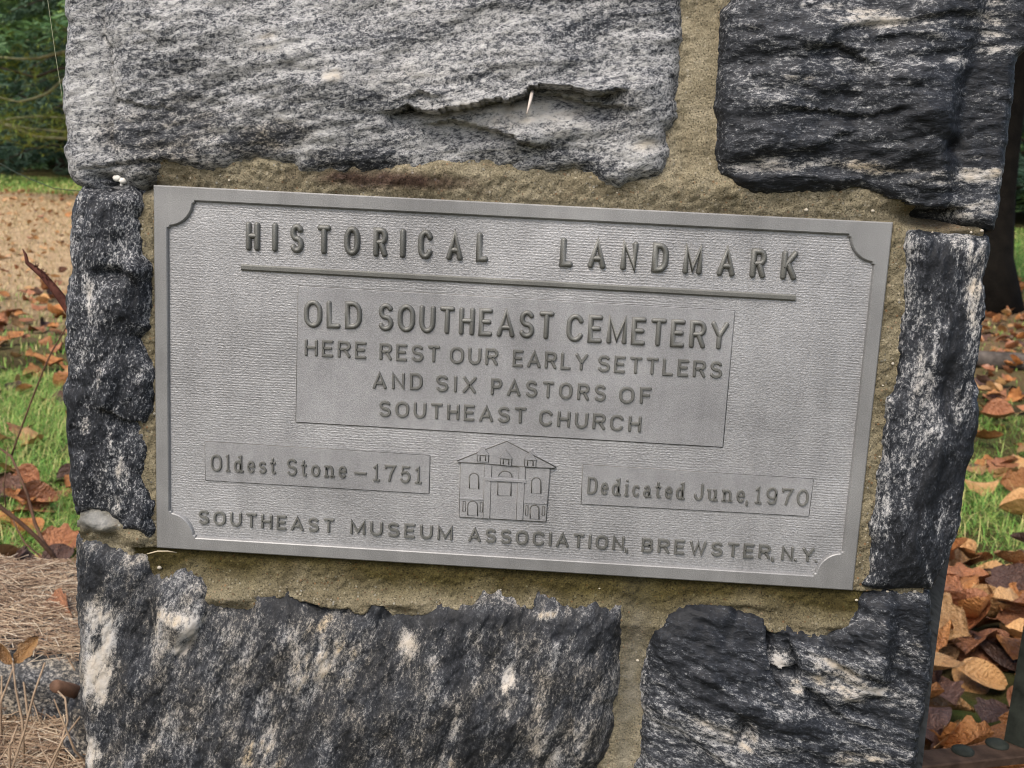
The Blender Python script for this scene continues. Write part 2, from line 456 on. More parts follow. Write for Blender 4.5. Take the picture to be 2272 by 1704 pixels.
stone(oA, g_pale, 'big pale grey block above the plaque, with a cracked ledge', bulge=.022, brad=.045, edge=.014, edrop=.018, rough=.007, angle=12, stretch=3, seed=1, base=.60, margin=(marA, -1), terr=.004,
      feats=allf(ledge([(2, 330, 730), (2, 440, 690), (2, 560, 735), (2, 700, 712), (2, 900, 680), (2, 1000, 655), (2, 1080, 668), (2, 1190, 622), (2, 1225, 578), (2, 1320, 570), (2, 1450, 578), (2, 1560, 600), (2, 1660, 612), (2, 1770, 592)], .024, .016, .004),
                 ledge([(2, 560, 800), (2, 660, 778), (2, 800, 800), (2, 900, 830), (2, 1000, 850), (2, 1080, 872), (2, 1150, 922), (2, 1300, 950)], .012, .030, .002),
                 ledge([(2, 1230, 600), (2, 1400, 620), (2, 1600, 665), (2, 1850, 705)], .011, .014, .001),
                 ledge([(2, 440, 640), (2, 520, 600), (2, 610, 635)], .008, .014, .001),
                 ledge([(1, 560, 1085), (1, 980, 1030), (1, 1180, 1045)], .006, .010, .001),
                 ledge([(1, 760, 640), (1, 980, 690), (1, 1120, 700)], .004, .012, .001),
                 vledge([(1, 695, 20), (1, 690, 250), (1, 740, 320), (1, 730, 500), (1, 770, 650), (1, 750, 750), (1, 735, 900), (1, 775, 1050)], .006, .006, -1), dent(1, 700, 1165, 90, 40, .02), dent(2, 1950, 700, 130, 260, -.006)),
      blobs=[(1, 1100, 880, 420, 240, 8, -.16, .35), (1, 1000, 470, 280, 40, 6, -.10, 0), (1, 1800, 300, 300, 60, 5, .10, 0), (1, 560, 700, 130, 900, 0, .05, 0), (1, 1700, 900, 300, 90, 14, -.17, .6), (2, 150, 1030, 330, 70, 5, -.22, .3),
             (2, 900, 770, 500, 70, 4, .18, .28), (2, 1500, 800, 330, 130, -10, .14, .3), (2, 1950, 930, 160, 90, 5, .15, .4), (2, 900, 480, 330, 60, 3, .06, 0), (2, 300, 500, 300, 80, 5, .10, .1),
             (2, 300, 250, 500, 60, 10, -.10, 0), (2, 1200, 960, 600, 60, -4, -.07, 0), (2, 1500, 200, 500, 50, 14, -.06, 0), (1, 2180, 500, 60, 50, 20, .28, .5), (1, 1760, 290, 90, 50, 20, .2, .5), (2, 130, 680, 130, 25, 5, -.15, 0), (2, 1650, 1090, 180, 90, 0, -.14, 0)])

# black block, upper right
oB = outline((3, [(345, -420), (335, 10), (278, 70), (265, 200), (255, 350), (245, 500), (240, 650), (222, 690), (245, 760), (240, 900), (230, 960), (245, 1050), (255, 1130), (330, 1150), (360, 1190), (480, 1232), (600, 1236), (900, 1237), (1050, 1212), (1180, 1212), (1300, 1262), (1380, 1312), (1480, 1375), (1600, 1402), (1700, 1412), (1780, 1430), (1950, 1450), (2010, 1465), (2036, 1400), (2052, 1250), (2072, 1080), (2100, 900), (2122, 700), (2150, 450), (2168, 360), (2230, 290), (2270, 150), (2290, -420)]))
marB = outline((3, [(1985, -420), (1980, 0), (1960, 180), (1880, 400), (1865, 470), (1815, 570), (1790, 890), (1775, 1070), (1785, 1280), (1700, 1420), (1690, 1500)]))
stone(oB, g_dark, 'black block with pale bands at the upper right', bulge=.030, brad=.05, edge=.012, edrop=.018, rough=.008, angle=3, stretch=3.4, seed=3, jag=.0012, base=.265, margin=(marB, 1), terr=.009,
      feats=allf(ledge([(3, 800, 330), (3, 950, 300), (3, 1070, 340), (3, 1180, 430)], .007, .016, .001),
                 ledge([(3, 1150, 1215), (3, 1350, 1290), (3, 1560, 1340), (3, 1760, 1340)], .028, .05, .0),
                 ledge([(3, 640, 700), (3, 900, 720), (3, 1150, 760), (3, 1400, 700)], .005, .014, .001),
                 ledge([(3, 350, 1130), (3, 700, 1120), (3, 1100, 1140)], -.006, .03, .0),
                 dent(3, 1730, 950, 60, 50, .012), dent(3, 1200, 190, 90, 30, .006)),
      blobs=[(3, 1150, 140, 330, 70, -4, .36, .45), (3, 680, 505, 70, 45, -15, .34, .3), (3, 800, 520, 60, 30, -15, .2, .5), (3, 760, 60, 200, 40, 20, .16, 0), (3, 700, 1040, 330, 80, 6, .32, .25),
             (3, 1250, 1080, 470, 95, -6, .33, .65), (3, 1930, 1090, 150, 90, 0, .4, .55), (3, 1740, 410, 90, 40, 0, .35, .15), (3, 1980, 130, 180, 190, 10, .28, .3), (3, 1560, 150, 130, 120, -30, .2, .1), (3, 2050, 230, 140, 40, -5, .25, .4),
             (3, 1950, 680, 170, 130, 5, .12, .1), (3, 2080, 300, 100, 30, 5, .25, .4), (3, 1880, 1360, 160, 60, 5, .34, .35), (3, 1120, 635, 60, 20, 10, .25, .0), (3, 1950, 900, 130, 60, 5, .13, .1), (3, 700, 1180, 420, 45, 2, -.22, 0), (3, 1500, 1250, 250, 60, -8, -.1, 0)])

# black block left of the plaque
oC = outline((1, [(525, 1196), (492, 1330), (466, 1450), (460, 1570)]),
             (4, [(450, 0), (466, 90), (450, 180), (430, 270), (440, 330), (442, 450), (440, 600), (440, 770), (420, 900), (430, 1000), (440, 1100), (452, 1250), (468, 1400), (475, 1550)]),
             (6, [(496, 0), (600, -10), (680, 4), (760, 62), (810, 112), (900, 130), (970, 168), (985, 120), (962, 60)]),
             (4, [(965, 1600), (930, 1500), (920, 1420), (912, 1330), (932, 1200), (922, 1090), (970, 960), (972, 800), (950, 680), (912, 600), (884, 500), (950, 440), (962, 300), (952, 180), (960, 60), (940, 20)]),
             (1, [(910, 1640), (900, 1590), (880, 1500), (852, 1400), (902, 1320), (890, 1250), (860, 1212), (700, 1202)]))
stone(oC, g_left, 'tall black block speckled white, left of the plaque', bulge=.016, brad=.03, edge=.012, edrop=.016, rough=.008, angle=78, stretch=2.4, seed=5, base=.37, terr=.007,
      feats=allf(dent(4, 900, 80, 60, 60, -.014), dent(4, 760, 110, 100, 40, .012), vledge([(4, 700, 700), (4, 690, 900), (4, 720, 1000)], -.006, .02, 1), ledge([(4, 720, 980), (4, 830, 1050), (4, 930, 1070)], .010, .02), dent(1, 700, 1215, 150, 30, .016)),
      blobs=[(4, 620, 270, 45, 170, 8, .34, .3), (4, 690, 880, 30, 190, 0, .26, .25), (4, 780, 1350, 45, 220, 12, .3, .3), (4, 570, 1080, 60, 60, 40, .22, .2), (4, 760, 700, 60, 160, -5, .14, .0), (1, 540, 1290, 50, 70, 10, .28, .1), (4, 600, 800, 150, 300, 0, .07, 0),
             (4, 850, 250, 120, 160, 0, -.12, 0), (4, 860, 900, 110, 160, 0, -.1, 0), (4, 620, 1450, 110, 200, 0, .10, .1), (1, 700, 1350, 130, 80, 0, -.12, 0), (4, 480, 1100, 40, 500, 0, -.08, 0), (4, 760, 1600, 60, 90, 0, .2, .3)])

# mottled block right of the plaque
oG = outline((3, [(1465, 1600), (1480, 1520), (1550, 1512), (1600, 1522), (1700, 1532), (1850, 1536), (1975, 1545)]),
             (5, [(1970, 0), (1955, 80), (1945, 150), (1990, 220), (2010, 290), (2000, 380), (1975, 500), (1955, 700), (1940, 800), (1945, 880), (1910, 920), (1905, 1000), (1895, 1150), (1880, 1200), (1830, 1400), (1810, 1500)]),
             (8, [(1795, 0), (1785, 100), (1715, 300), (1640, 440), (1605, 488), (1540, 482), (1450, 490), (1300, 486), (1187, 470), (1222, 420), (1242, 300), (1250, 200), (1232, 100), (1270, 0)]),
             (5, [(1282, 1600), (1282, 1420), (1312, 1290), (1312, 1170), (1350, 1060), (1342, 930), (1392, 880), (1422, 750), (1432, 600), (1442, 480), (1472, 350), (1472, 170), (1482, 60)]))
stone(oG, g_right, 'tall mottled black and white block right of the plaque', bulge=.012, brad=.03, edge=.010, edrop=.013, rough=.006, angle=84, stretch=2.6, seed=7, jag=.0014, base=.385, terr=.004,
      feats=allf(vledge([(5, 1950, 160), (5, 1940, 300), (5, 1925, 500), (5, 1890, 700), (5, 1870, 900)], .03, .03, 1), dent(5, 1700, 850, 60, 200, .004)),
      blobs=[(5, 1870, 300, 60, 460, 4, .3, .45), (5, 1760, 500, 60, 260, 4, -.14, 0), (5, 1560, 480, 50, 300, 4, .12, .2), (5, 1600, 100, 110, 170, 0, -.16, 0), (5, 1680, 800, 60, 230, 3, -.2, 0), (5, 1560, 1000, 120, 260, 6, .16, .15),
             (5, 1760, 950, 50, 300, 3, .12, .2), (5, 1500, 780, 60, 60, 0, .12, 0), (5, 1600, 1500, 300, 260, 0, -.12, 0), (8, 1450, 250, 260, 260, 0, -.22, 0), (8, 1560, 330, 12, 200, 20, .3, 0), (8, 1740, 60, 30, 60, -25, .3, .3), (5, 1950, 500, 40, 400, 5, -.16, 0), (5, 1850, 1150, 60, 200, 4, -.05, 0), (3, 1830, 1590, 120, 60, 0, .12, .2)])

# big dark block, lower left, with the white dressed margin
oE = outline((6, [(490, 192), (600, 197), (700, 222), (780, 236), (870, 272), (930, 292), (990, 402), (1090, 392), (1160, 376), (1230, 386), (1310, 432), (1382, 490), (1382, 562), (1440, 597), (1590, 602), (1612, 540), (1622, 492), (1700, 492), (1800, 502), (1860, 482), (1950, 522), (2050, 542), (2120, 562), (2212, 577)]),
             (7, [(30, 562), (80, 582), (110, 612), (160, 542), (220, 547), (300, 542), (340, 622), (360, 632), (440, 617), (550, 602), (600, 562), (700, 572), (820, 582), (880, 542), (900, 517), (960, 532), (1010, 510), (1040, 542), (1120, 552), (1200, 572), (1260, 512), (1310, 522), (1380, 542), (1430, 597), (1500, 592), (1600, 557), (1660, 572), (1700, 602), (1820, 602), (1832, 640), (1820, 760), (1800, 850), (1790, 1000), (1780, 1100), (1770, 1200), (1732, 1250), (1730, 1400), (1710, 1500), (1690, 1600), (1645, 1659), (1600, 2500)]),
             (6, [(640, 2500), (545, 1659), (560, 1550), (540, 1400), (510, 1200), (500, 1000), (512, 900), (490, 700), (490, 500), (486, 300)]))
marE = outline((6, [(790, 150), (800, 400), (790, 600), (770, 900), (760, 1200), (740, 1400), (730, 1659), (720, 2500)]))
stone(oE, g_low, 'wide weathered dark block below the plaque, with a white left margin', bulge=.022, brad=.05, edge=.026, edrop=.024, rough=.006, angle=68, stretch=2.0, seed=9, jag=.0013, warmbase=.45, base=.395, margin=(marE, -1), terr=.004,
      feats=allf(dent(6, 920, 800, 110, 330, .010), dent(7, -60, 600, 190, 110, .014), ledge([(6, 980, 720), (6, 1080, 770), (6, 1110, 920)], .0, .01), dent(6, 1180, 700, 150, 130, -.010), vledge([(6, 1340, 640), (6, 1280, 760), (6, 1150, 920)], .008, .02, 1), vledge([(7, 1500, 950), (7, 1480, 1250), (7, 1500, 1600)], -.006, .04, 1)),
      blobs=[(6, 640, 640, 120, 140, 10, .22, .12), (6, 650, 900, 115, 260, 4, .36, .06), (6, 620, 1180, 95, 230, -4, .40, .05), (6, 600, 1560, 60, 140, -5, .42, .0), (6, 850, 300, 90, 70, 0, .22, .1), (6, 600, 400, 110, 230, -14, -.26, 0),
             (6, 880, 850, 150, 330, 4, .02, 0), (6, 900, 1300, 200, 260, 0, -.02, .1), (6, 1170, 660, 190, 55, -6, .34, .75), (6, 1080, 800, 60, 120, 20, .22, .7), (6, 1220, 800, 55, 150, -28, .36, .5), (6, 1180, 880, 60, 40, 0, .3, .2), (6, 1850, 580, 260, 130, -30, -.2, 0), (6, 1900, 700, 60, 150, -25, .24, .4),
             (6, 2080, 900, 160, 420, -16, .16, .75), (6, 1550, 900, 330, 330, 0, .04, .35), (7, 60, 1000, 190, 330, -16, .16, .9), (7, 30, 850, 90, 130, -10, .12, 1.0), (7, 430, 860, 55, 90, 10, .4, .25), (7, 390, 980, 50, 40, 0, .3, .5), (7, 740, 1150, 50, 90, 4, .36, .3), (7, 1070, 1050, 40, 110, -8, .36, .1), (7, 1150, 1090, 50, 50, 0, .3, .1),
             (7, 1080, 1220, 50, 110, -12, .3, .5), (7, 740, 1330, 30, 130, -8, .3, .2), (7, 1350, 1450, 190, 180, -20, .2, .3), (7, 700, 650, 900, 90, -2, -.20, 0), (7, 1650, 800, 180, 220, 0, -.14, 0), (7, 1640, 1120, 60, 170, -12, .18, .15), (7, 1330, 650, 110, 40, 8, .3, .95), (7, 650, 1600, 140, 90, -20, .22, .8), (6, 1750, 1500, 170, 170, -30, .16, .85), (6, 1300, 1350, 240, 200, 0, .06, .1), (7, 1530, 1450, 60, 220, -5, .16, 0), (6, 1050, 480, 200, 70, -10, .0, .2)])

# dark cleft block, lower right
oF = outline((7, [(2180, 640), (2130, 672), (2060, 742), (2010, 762), (2000, 900), (1962, 1000), (1956, 1150), (1962, 1300), (1950, 1450), (1940, 1600), (1900, 1659), (1870, 2500)]),
             (8, [(1420, 2500), (1505, 1659), (1512, 1500), (1550, 1350), (1562, 1200), (1600, 1100), (1612, 900), (1602, 650), (1600, 545), (1480, 536), (1350, 541), (1250, 546), (1190, 552), (1152, 600), (1160, 640), (1110, 692), (1080, 702), (1020, 742), (940, 777), (870, 772), (800, 747), (750, 732), (680, 712), (600, 722), (560, 692), (480, 682), (350, 672), (300, 632), (180, 622), (60, 632), (0, 642)]))
marF = outline((8, [(1420, 400), (1410, 700), (1390, 950), (1350, 1100), (1300, 1300), (1240, 1500), (1200, 1659), (1100, 2500)]))
stone(oF, g_corner, 'black block with pink and white bands at the lower right', bulge=.026, brad=.05, edge=.012, edrop=.016, rough=.009, angle=-18, stretch=3.0, seed=11, jag=.0016, base=.345, margin=(marF, 1), terr=.011,
      feats=allf(vledge([(8, 545, 690), (8, 540, 800), (8, 548, 950), (8, 600, 1100), (8, 640, 1180)], .014, .012, 1), vledge([(8, 690, 830), (8, 730, 900), (8, 755, 1000), (8, 760, 1100)], .014, .012, -1), ledge([(8, 560, 985), (8, 620, 1005), (8, 730, 990)], .010, .014),
                 ledge([(8, 750, 1080), (8, 820, 1130), (8, 920, 1210), (8, 980, 1290)], .008, .018), dent(8, 400, 1400, 60, 130, .012), ledge([(8, 0, 1230), (8, 200, 1320), (8, 420, 1420)], .006, .02), ledge([(8, 900, 900), (8, 1100, 1010), (8, 1300, 1090)], .005, .02)),
      blobs=[(8, 1000, 1000, 300, 90, -26, .34, .6), (8, 1050, 1130, 260, 70, -18, .26, .6), (8, 640, 930, 90, 80, 0, .36, .45), (8, 1270, 1130, 80, 60, 25, .36, .5), (8, 730, 1105, 45, 45, 0, .32, .6), (8, 200, 1330, 240, 60, -24, .2, .4), (8, 420, 1440, 50, 120, -10, .3, .45), (8, 1000, 1570, 300, 70, 5, .26, .5), (8, 300, 1550, 150, 60, 0, .1, .2),
             (8, 1480, 730, 110, 70, 0, .3, .3), (8, 1480, 870, 110, 60, 0, .22, .35), (8, 1450, 1100, 120, 500, 4, .12, .15), (8, 300, 850, 330, 200, -10, -.12, 0), (8, 900, 850, 300, 70, -22, .02, 0), (8, 200, 1100, 350, 140, -12, -.1, 0), (8, 1300, 620, 200, 80, 0, -.03, 0), (8, 1200, 700, 180, 60, 0, .14, .1), (8, 900, 1400, 330, 80, -10, -.1, 0)])

def rect(x0, x1, z0, z1):
    n_ = 8; jj = random.Random(int(x0 * 1000 + z0 * 77))
    P = [(x0 + (x1 - x0) * i / n_, z0) for i in range(n_)] + [(x1, z0 + (z1 - z0) * i / n_) for i in range(n_)] + [(x1 - (x1 - x0) * i / n_, z1) for i in range(n_)] + [(x0, z1 - (z1 - z0) * i / n_) for i in range(n_)]
    return np.array([(x + jj.uniform(-.006, .006), z + jj.uniform(-.006, .006)) for x, z in P])
STEP = .004
zl = min(oE[:, 1].min(), oF[:, 1].min()) - .02; zt = max(oA[:, 1].max(), oB[:, 1].max()) + .02
for (x0, x1, z0, z1, mt, sd_, ang, bs, lb) in ((-.37, .02, zl - .26, zl, g_corner, 21, 5, .36, 'dark block low on the left of the pillar'), (.045, .36, zl - .26, zl, g_low, 22, 60, .45, 'speckled block low on the right of the pillar'),
        (-.38, -.06, -.05, zl - .28, g_pale, 23, 10, .55, 'pale block at the foot of the pillar'), (-.035, .37, -.05, zl - .28, g_dark, 24, 4, .3, 'black block at the foot of the pillar'),
        (-.38, .0, zt, zt + .26, g_dark, 25, 4, .3, 'black block at the top left of the pillar'), (.025, .385, zt, zt + .26, g_pale, 26, 12, .56, 'pale block at the top right of the pillar')):
    stone(rect(x0, x1, z0, z1), mt, lb, seed=sd_, angle=ang, base=bs, bulge=.02, edge=.012, edrop=.014)
STEP = .0017
# smooth dark side block, seen as a narrow face along the lower right edge
m_side, nt, b = new_mat('smooth_dark_slate')
v = coords(nt, rot=(0, rad(-40), 0), scale=(.35, 1, 1))
pit = noise(nt, v, 260, 3, .5)
c = ramp(nt, pit, [(.30, (.009, .010, .011)), (.42, (.030, .034, .037)), (.7, (.048, .052, .055))])
c = mix(nt, ramp(nt, noise(nt, coords(nt), 45, 3, .6), [(.55, 0.0), (.8, .35)]), c, (.085, .087, .088))
L(nt, c, b.inputs['Base Color']); b.inputs['Roughness'].default_value = .55; bump(nt, b, pit, .6, .0012)
yS = .10
sl = [(2137, 1115), (2127, 1180), (2116, 1250), (2100, 1350), (2083, 1475), (2070, 1590), (2062, 1655), (2057, 1704), (2000, 2150), (1880, 2150), (1960, 1704), (1990, 1560), (2000, 1400), (2005, 1300), (2040, 1200), (2080, 1140)]
pf = [at(px, py, .035) for px, py in sl]
mb = MB(); n = len(pf)
def slab_pts(pts, yoff, inset=0):
    return [(p[0] - inset, p[1] + yoff, p[2]) for p in pts]
V = slab_pts(pf, .004, .003) + slab_pts(pf, .012) + slab_pts(pf, .55)
Fc = [tuple(range(n))] + [(k * n + i, k * n + n + i, k * n + n + (i + 1) % n, k * n + (i + 1) % n) for k in (0, 1) for i in range(n)]
o = mesh_obj('stone', V, Fc, m_side, pillar, False); o['label'] = 'smooth dark grey stone along the lower right edge'

# mortar: one worked sheet lying in the joints, lapping over some stone edges
mo = np.array([xz(p) for p in [(175, -140), (175, 250), (205, 430), (180, 620), (175, 1000), (175, 1180), (200, 1400), (215, 1750), (1960, 1750), (2040, 1440), (2058, 1330), (2050, 1290), (2090, 1120), (2150, 800), (2150, 600), (2185, 545), (2190, 522), (2186, 505), (2170, 480), (2190, 300), (2230, 120), (2240, -140)]])
lo = mo.min(0) - .01; hi = mo.max(0) + .01
ST = .0017
X, Z = np.meshgrid(np.arange(lo[0], hi[0], ST), np.arange(lo[1], hi[1], ST))
d = sdf_poly(X + fbm(X * 60, Z * 60, 2, 40) * .003, Z, mo)
def g2(px, py, rx, ry):
    cx, cz = xz((px, py)); s = .000374
    return np.exp(-((X - cx) / (rx * s)) ** 2 - ((Z - cz) / (ry * s)) ** 2)
smoothj = np.clip(g2(1560, 180, 40, 190) + g2(1400, 1550, 40, 190), 0, 1)
ds = np.max([sdf_poly(X, Z, P_) for P_ in OUTL], 0)
y = .0030 + .05 * sstep(.008, .014, ds) + (.0034 * fbm(X * 30, Z * 30, 4, 41) + .0020 * fbm(X * 170, Z * 170, 3, 42, .75)) * (1 - .7 * smoothj)
dp = np.maximum(np.abs(X) - PW / 2, np.abs(Z - CZ) - PH / 2)          # distance outside the plaque
nearp = 1 - sstep(.0, .004, dp)
below = (Z < CZ - PH / 2) & (np.abs(X) < PW / 2 + .02)
db = np.where(below, CZ - PH / 2 - Z, 1)
y = y + np.where(below, .004 * np.exp(-db / .010) - .0060 * np.exp(-((db - .042) / .014) ** 2), 0)
dt = np.where((Z > CZ + PH / 2) & (np.abs(X) < PW / 2 + .02), Z - CZ - PH / 2, 1)
y = y - .004 * np.exp(-((dt - .02) / .012) ** 2) + .003 * np.exp(-dt / .003)
y = np.where(dp < 0, np.maximum(y, .005), y)
y = y + .045 * g2(255, 408, 70, 14) + .030 * g2(2080, 480, 75, 22) + .03 * g2(2060, 515, 8, 30) * 0 + .010 * g2(2000, 1302, 40, 10) * 0
y = y - .012 * g2(220, 1160, 60, 26) * (1 + .5 * fbm(X * 60, Z * 60, 4, 77)) - .010 * g2(305, 1195, 32, 26) - .007 * g2(1330, 1110 + 0, 1, 1)
y = y - .008 * g2(512, 1320, 42, 20) - .006 * g2(880, 1335, 60, 12) - .008 * g2(2120, 505, 60, 12) - .008 * g2(1830, 1380, 60, 16) - .005 * g2(1650, 1340, 80, 10)
y = y + .004 * g2(1400, 1500, 30, 400)
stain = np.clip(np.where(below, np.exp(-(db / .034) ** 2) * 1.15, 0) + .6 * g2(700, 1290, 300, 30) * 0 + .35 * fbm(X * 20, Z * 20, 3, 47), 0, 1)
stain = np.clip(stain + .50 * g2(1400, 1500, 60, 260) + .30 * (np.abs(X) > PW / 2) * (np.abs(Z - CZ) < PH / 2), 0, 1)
rust = np.clip(g2(860, 400, 200, 22) * 1.5 - .3 + .4 * fbm(X * 50, Z * 90, 3, 49), 0, 1) * (dt < .04)
rust = np.clip(rust + .6 * g2(2110, 500, 60, 20), 0, 1)
grey = np.clip(1.6 * g2(215, 1150, 62, 30) - .3, 0, 1)
grey = np.clip(grey + .35 * g2(1400, 1560, 36, 230), 0, 1)
coarse = np.clip(.8 + .5 * fbm(X * 18, Z * 18, 2, 44) - .8 * smoothj - .3 * (dt < .5), 0, 1)
# pebbles standing out of the coarse parts
keep = d > 0
idx = -np.ones(X.shape, int); idx[keep] = np.arange(keep.sum())
V = np.stack([X[keep], y[keep], Z[keep]], 1)
cell = keep[:-1, :-1] & keep[1:, :-1] & keep[:-1, 1:] & keep[1:, 1:]
F = np.stack([idx[:-1, :-1][cell], idx[:-1, 1:][cell], idx[1:, 1:][cell], idx[1:, :-1][cell]], 1)
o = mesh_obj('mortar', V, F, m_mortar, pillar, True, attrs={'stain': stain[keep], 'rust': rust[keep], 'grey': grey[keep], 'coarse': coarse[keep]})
# pillar core behind the blocks
m_core = simple('rubble_core', (.16, .14, .11), .9, .4, 18, 80, .004)
# pebbles in the mortar
m_peb = simple('pale_pebble', (.50, .45, .36), .6, .3, 90, 200, .0006)
mb = MB()
def blobv(c, r, n=6, m=5, seed=0, sq=(1, 1, 1)):
    V = []; F = []
    rr = random.Random(seed)
    off = [rr.uniform(.8, 1.2) for _ in range(n * m + 2)]
    V.append((c[0], c[1], c[2] + r * sq[2]))
    for i in range(1, m):
        th = math.pi * i / m
        for k in range(n):
            ph = 2 * math.pi * k / n; q = r * off[i * n + k - n]
            V.append((c[0] + q * math.sin(th) * math.cos(ph) * sq[0], c[1] + q * math.sin(th) * math.sin(ph) * sq[1], c[2] + q * math.cos(th) * sq[2]))
    V.append((c[0], c[1], c[2] - r * sq[2]))
    for k in range(n): F.append((0, 1 + k, 1 + (k + 1) % n))
    for i in range(m - 2):
        for k in range(n): F.append((1 + i * n + k, 1 + (i + 1) * n + k, 1 + (i + 1) * n + (k + 1) % n, 1 + i * n + (k + 1) % n))
    e = len(V) - 1; b0 = 1 + (m - 2) * n
    for k in range(n): F.append((e, b0 + (k + 1) % n, b0 + k))
    return V, F
pebs = [(1, 1508, 1070, 10), (1, 1310, 1105, 9), (1, 1480, 1165, 8), (1, 1995, 1120, 9), (2, 630, 1127, 11), (2, 940, 1152, 13), (2, 1300, 1092, 12), (2, 765, 1175, 9), (2, 735, 1095, 6), (2, 270, 1108, 7), (2, 1775, 1245, 8), (2, 2050, 1170, 6), (3, 158, 1232, 13), (3, 805, 1355, 14), (3, 1235, 1362, 11), (3, 900, 1300, 7),
        (3, 1940, 1490, 12), (3, 1870, 1500, 9), (3, 1620, 1500, 7), (5, 1365, 690, 11), (5, 1470, 350, 8), (5, 1300, 830, 7), (5, 1330, 960, 7), (8, 1505, 520, 15), (8, 1330, 520, 10), (8, 1130, 575, 10), (8, 1190, 610, 6), (7, 1905, 965, 10), (7, 2123, 672, 11), (7, 1020, 508, 7), (7, 1660, 500, 6), (6, 1030, 365, 16), (6, 1415, 560, 13), (6, 1570, 525, 10), (8, 1200, 200, 8), (8, 1150, 330, 7), (8, 770, 690, 7), (5, 1280, 1290, 7), (1, 1420, 1135, 6), (1, 1230, 1150, 6)]
for i, (k, x, yy, r) in enumerate(pebs):
    q = at(*T(k, x, yy), .002); R_ = r * .34358 * .000374
    mb.add(*blobv((q[0], q[1], q[2]), R_, 7, 5, i, (1.1, .7, .85)))
mb.build('pebbles', m_peb, pillar)
# core: runs from the ground to above the frame, a little inside the blocks
mb = MB(); mb.box((-.0, .40, .75), (.70, .72, 1.9)); mb.build('rubble_core', m_core, pillar, False)

# ------------------------------------------------------------------ the plaque
plaque = empty('metal_plaque', (0, .014, CZ - PH / 2), 'grey cast metal historical landmark plaque with raised lettering, set in the pillar', 'plaque')
FY = .0032                                   # recessed field
mb = MB()
e = .002
mb.add([(-PW / 2 + e, FY, CZ - PH / 2 + e), (PW / 2 - e, FY, CZ - PH / 2 + e), (PW / 2 - e, FY, CZ + PH / 2 - e), (-PW / 2 + e, FY, CZ + PH / 2 - e),
        (-PW / 2 + e, .014, CZ - PH / 2 + e), (PW / 2 - e, .014, CZ - PH / 2 + e), (PW / 2 - e, .014, CZ + PH / 2 - e), (-PW / 2 + e, .014, CZ + PH / 2 - e)],
       [(0, 1, 2, 3), (7, 6, 5, 4), (0, 4, 5, 1), (1, 5, 6, 2), (2, 6, 7, 3), (3, 7, 4, 0)])
mb.build('textured_field', m_field, plaque, False)
# border with quarter-round corners
bt = .0114; cr = .0215
iw, ih = PW / 2 - bt, PH / 2 - bt
inner = []; outer = []
def side_pts(p, q, n):
    return [(p[0] + (q[0] - p[0]) * i / n, p[1] + (q[1] - p[1]) * i / n) for i in range(n)]
st = .0016
corn = [(iw, ih), (-iw, ih), (-iw, -ih), (iw, -ih)]          # counter-clockwise from the top right
for ci, (cx, cz) in enumerate(corn):
    sx, sz = (1 if cx > 0 else -1), (1 if cz > 0 else -1)
    # arc centred on the inner corner, bulging into the field
    arc = [(math.cos(a), math.sin(a)) for a in np.linspace(0, math.pi / 2, 15)]
    pts = [(cx - sx * cr * c_, cz - sz * cr * s_) for c_, s_ in arc]     # from (cx-cr, cz) to (cx, cz-cr)
    outs = []
    for (c_, s_) in arc:
        t = math.atan2(s_, c_) / (math.pi / 2)
        ox, oz = (sx * PW / 2 - sx * (cr + bt) * max(0, 1 - 2 * t), sz * PH / 2) if t <= .5 else (sx * PW / 2, sz * PH / 2 - sz * (cr + bt) * (2 * t - 1))
        outs.append((ox, oz))
    # small step where the arc meets the straight border
    pts = [(cx - sx * (cr + st), cz)] + [(cx - sx * (cr + st), cz - sz * st)] + pts[1:-1] + [(cx - sx * st, cz - sz * (cr + st))] + [(cx, cz - sz * (cr + st))]
    outs = [(sx * PW / 2 - sx * (cr + bt + st), sz * PH / 2), (sx * PW / 2 - sx * (cr + bt), sz * PH / 2)] + outs[1:-1] + [(sx * PW / 2, sz * PH / 2 - sz * (cr + bt)), (sx * PW / 2, sz * PH / 2 - sz * (cr + bt + st))]
    if ci in (0, 2): pts, outs = pts[::-1], outs[::-1]      # keep one turning direction
    inner += pts; outer += outs
n = len(inner)
def shrink(P, k):
    A = np.array(P); out = []
    for i in range(len(A)):
        a, b_, c = A[i - 1], A[i], A[(i + 1) % len(A)]
        t = (c - a); t = t / (np.linalg.norm(t) + 1e-9); nn = np.array([-t[1], t[0]])
        out.append(b_ + nn * k)
    return out
inn_b = shrink(inner, .0011)
inn_t = shrink(inner, -.0003)
rings = []
rings.append([(x, FY + .0006, z + CZ) for x, z in inn_b])
rings.append([(x, .0007, z + CZ) for x, z in inner])
rings.append([(x, .0, z + CZ) for x, z in shrink(inner, -.0008)])
rings.append([(x * (1 - .0010 / (PW / 2)), .0, z * (1 - .0010 / (PH / 2)) + CZ) for x, z in outer])
rings.append([(x, .0009, z + CZ) for x, z in outer])
rings.append([(x, .0145, z + CZ) for x, z in outer])
V = [p for r in rings for p in r]
F = [(k * n + i, k * n + (i + 1) % n, (k + 1) * n + (i + 1) % n, (k + 1) * n + i) for k in range(len(rings) - 1) for i in range(n)]
o = mesh_obj('border', V, F, m_border, plaque, False)

YP = .0012
def pp(px, py):
    q = at(px, py, YP); return (q[0], q[2])
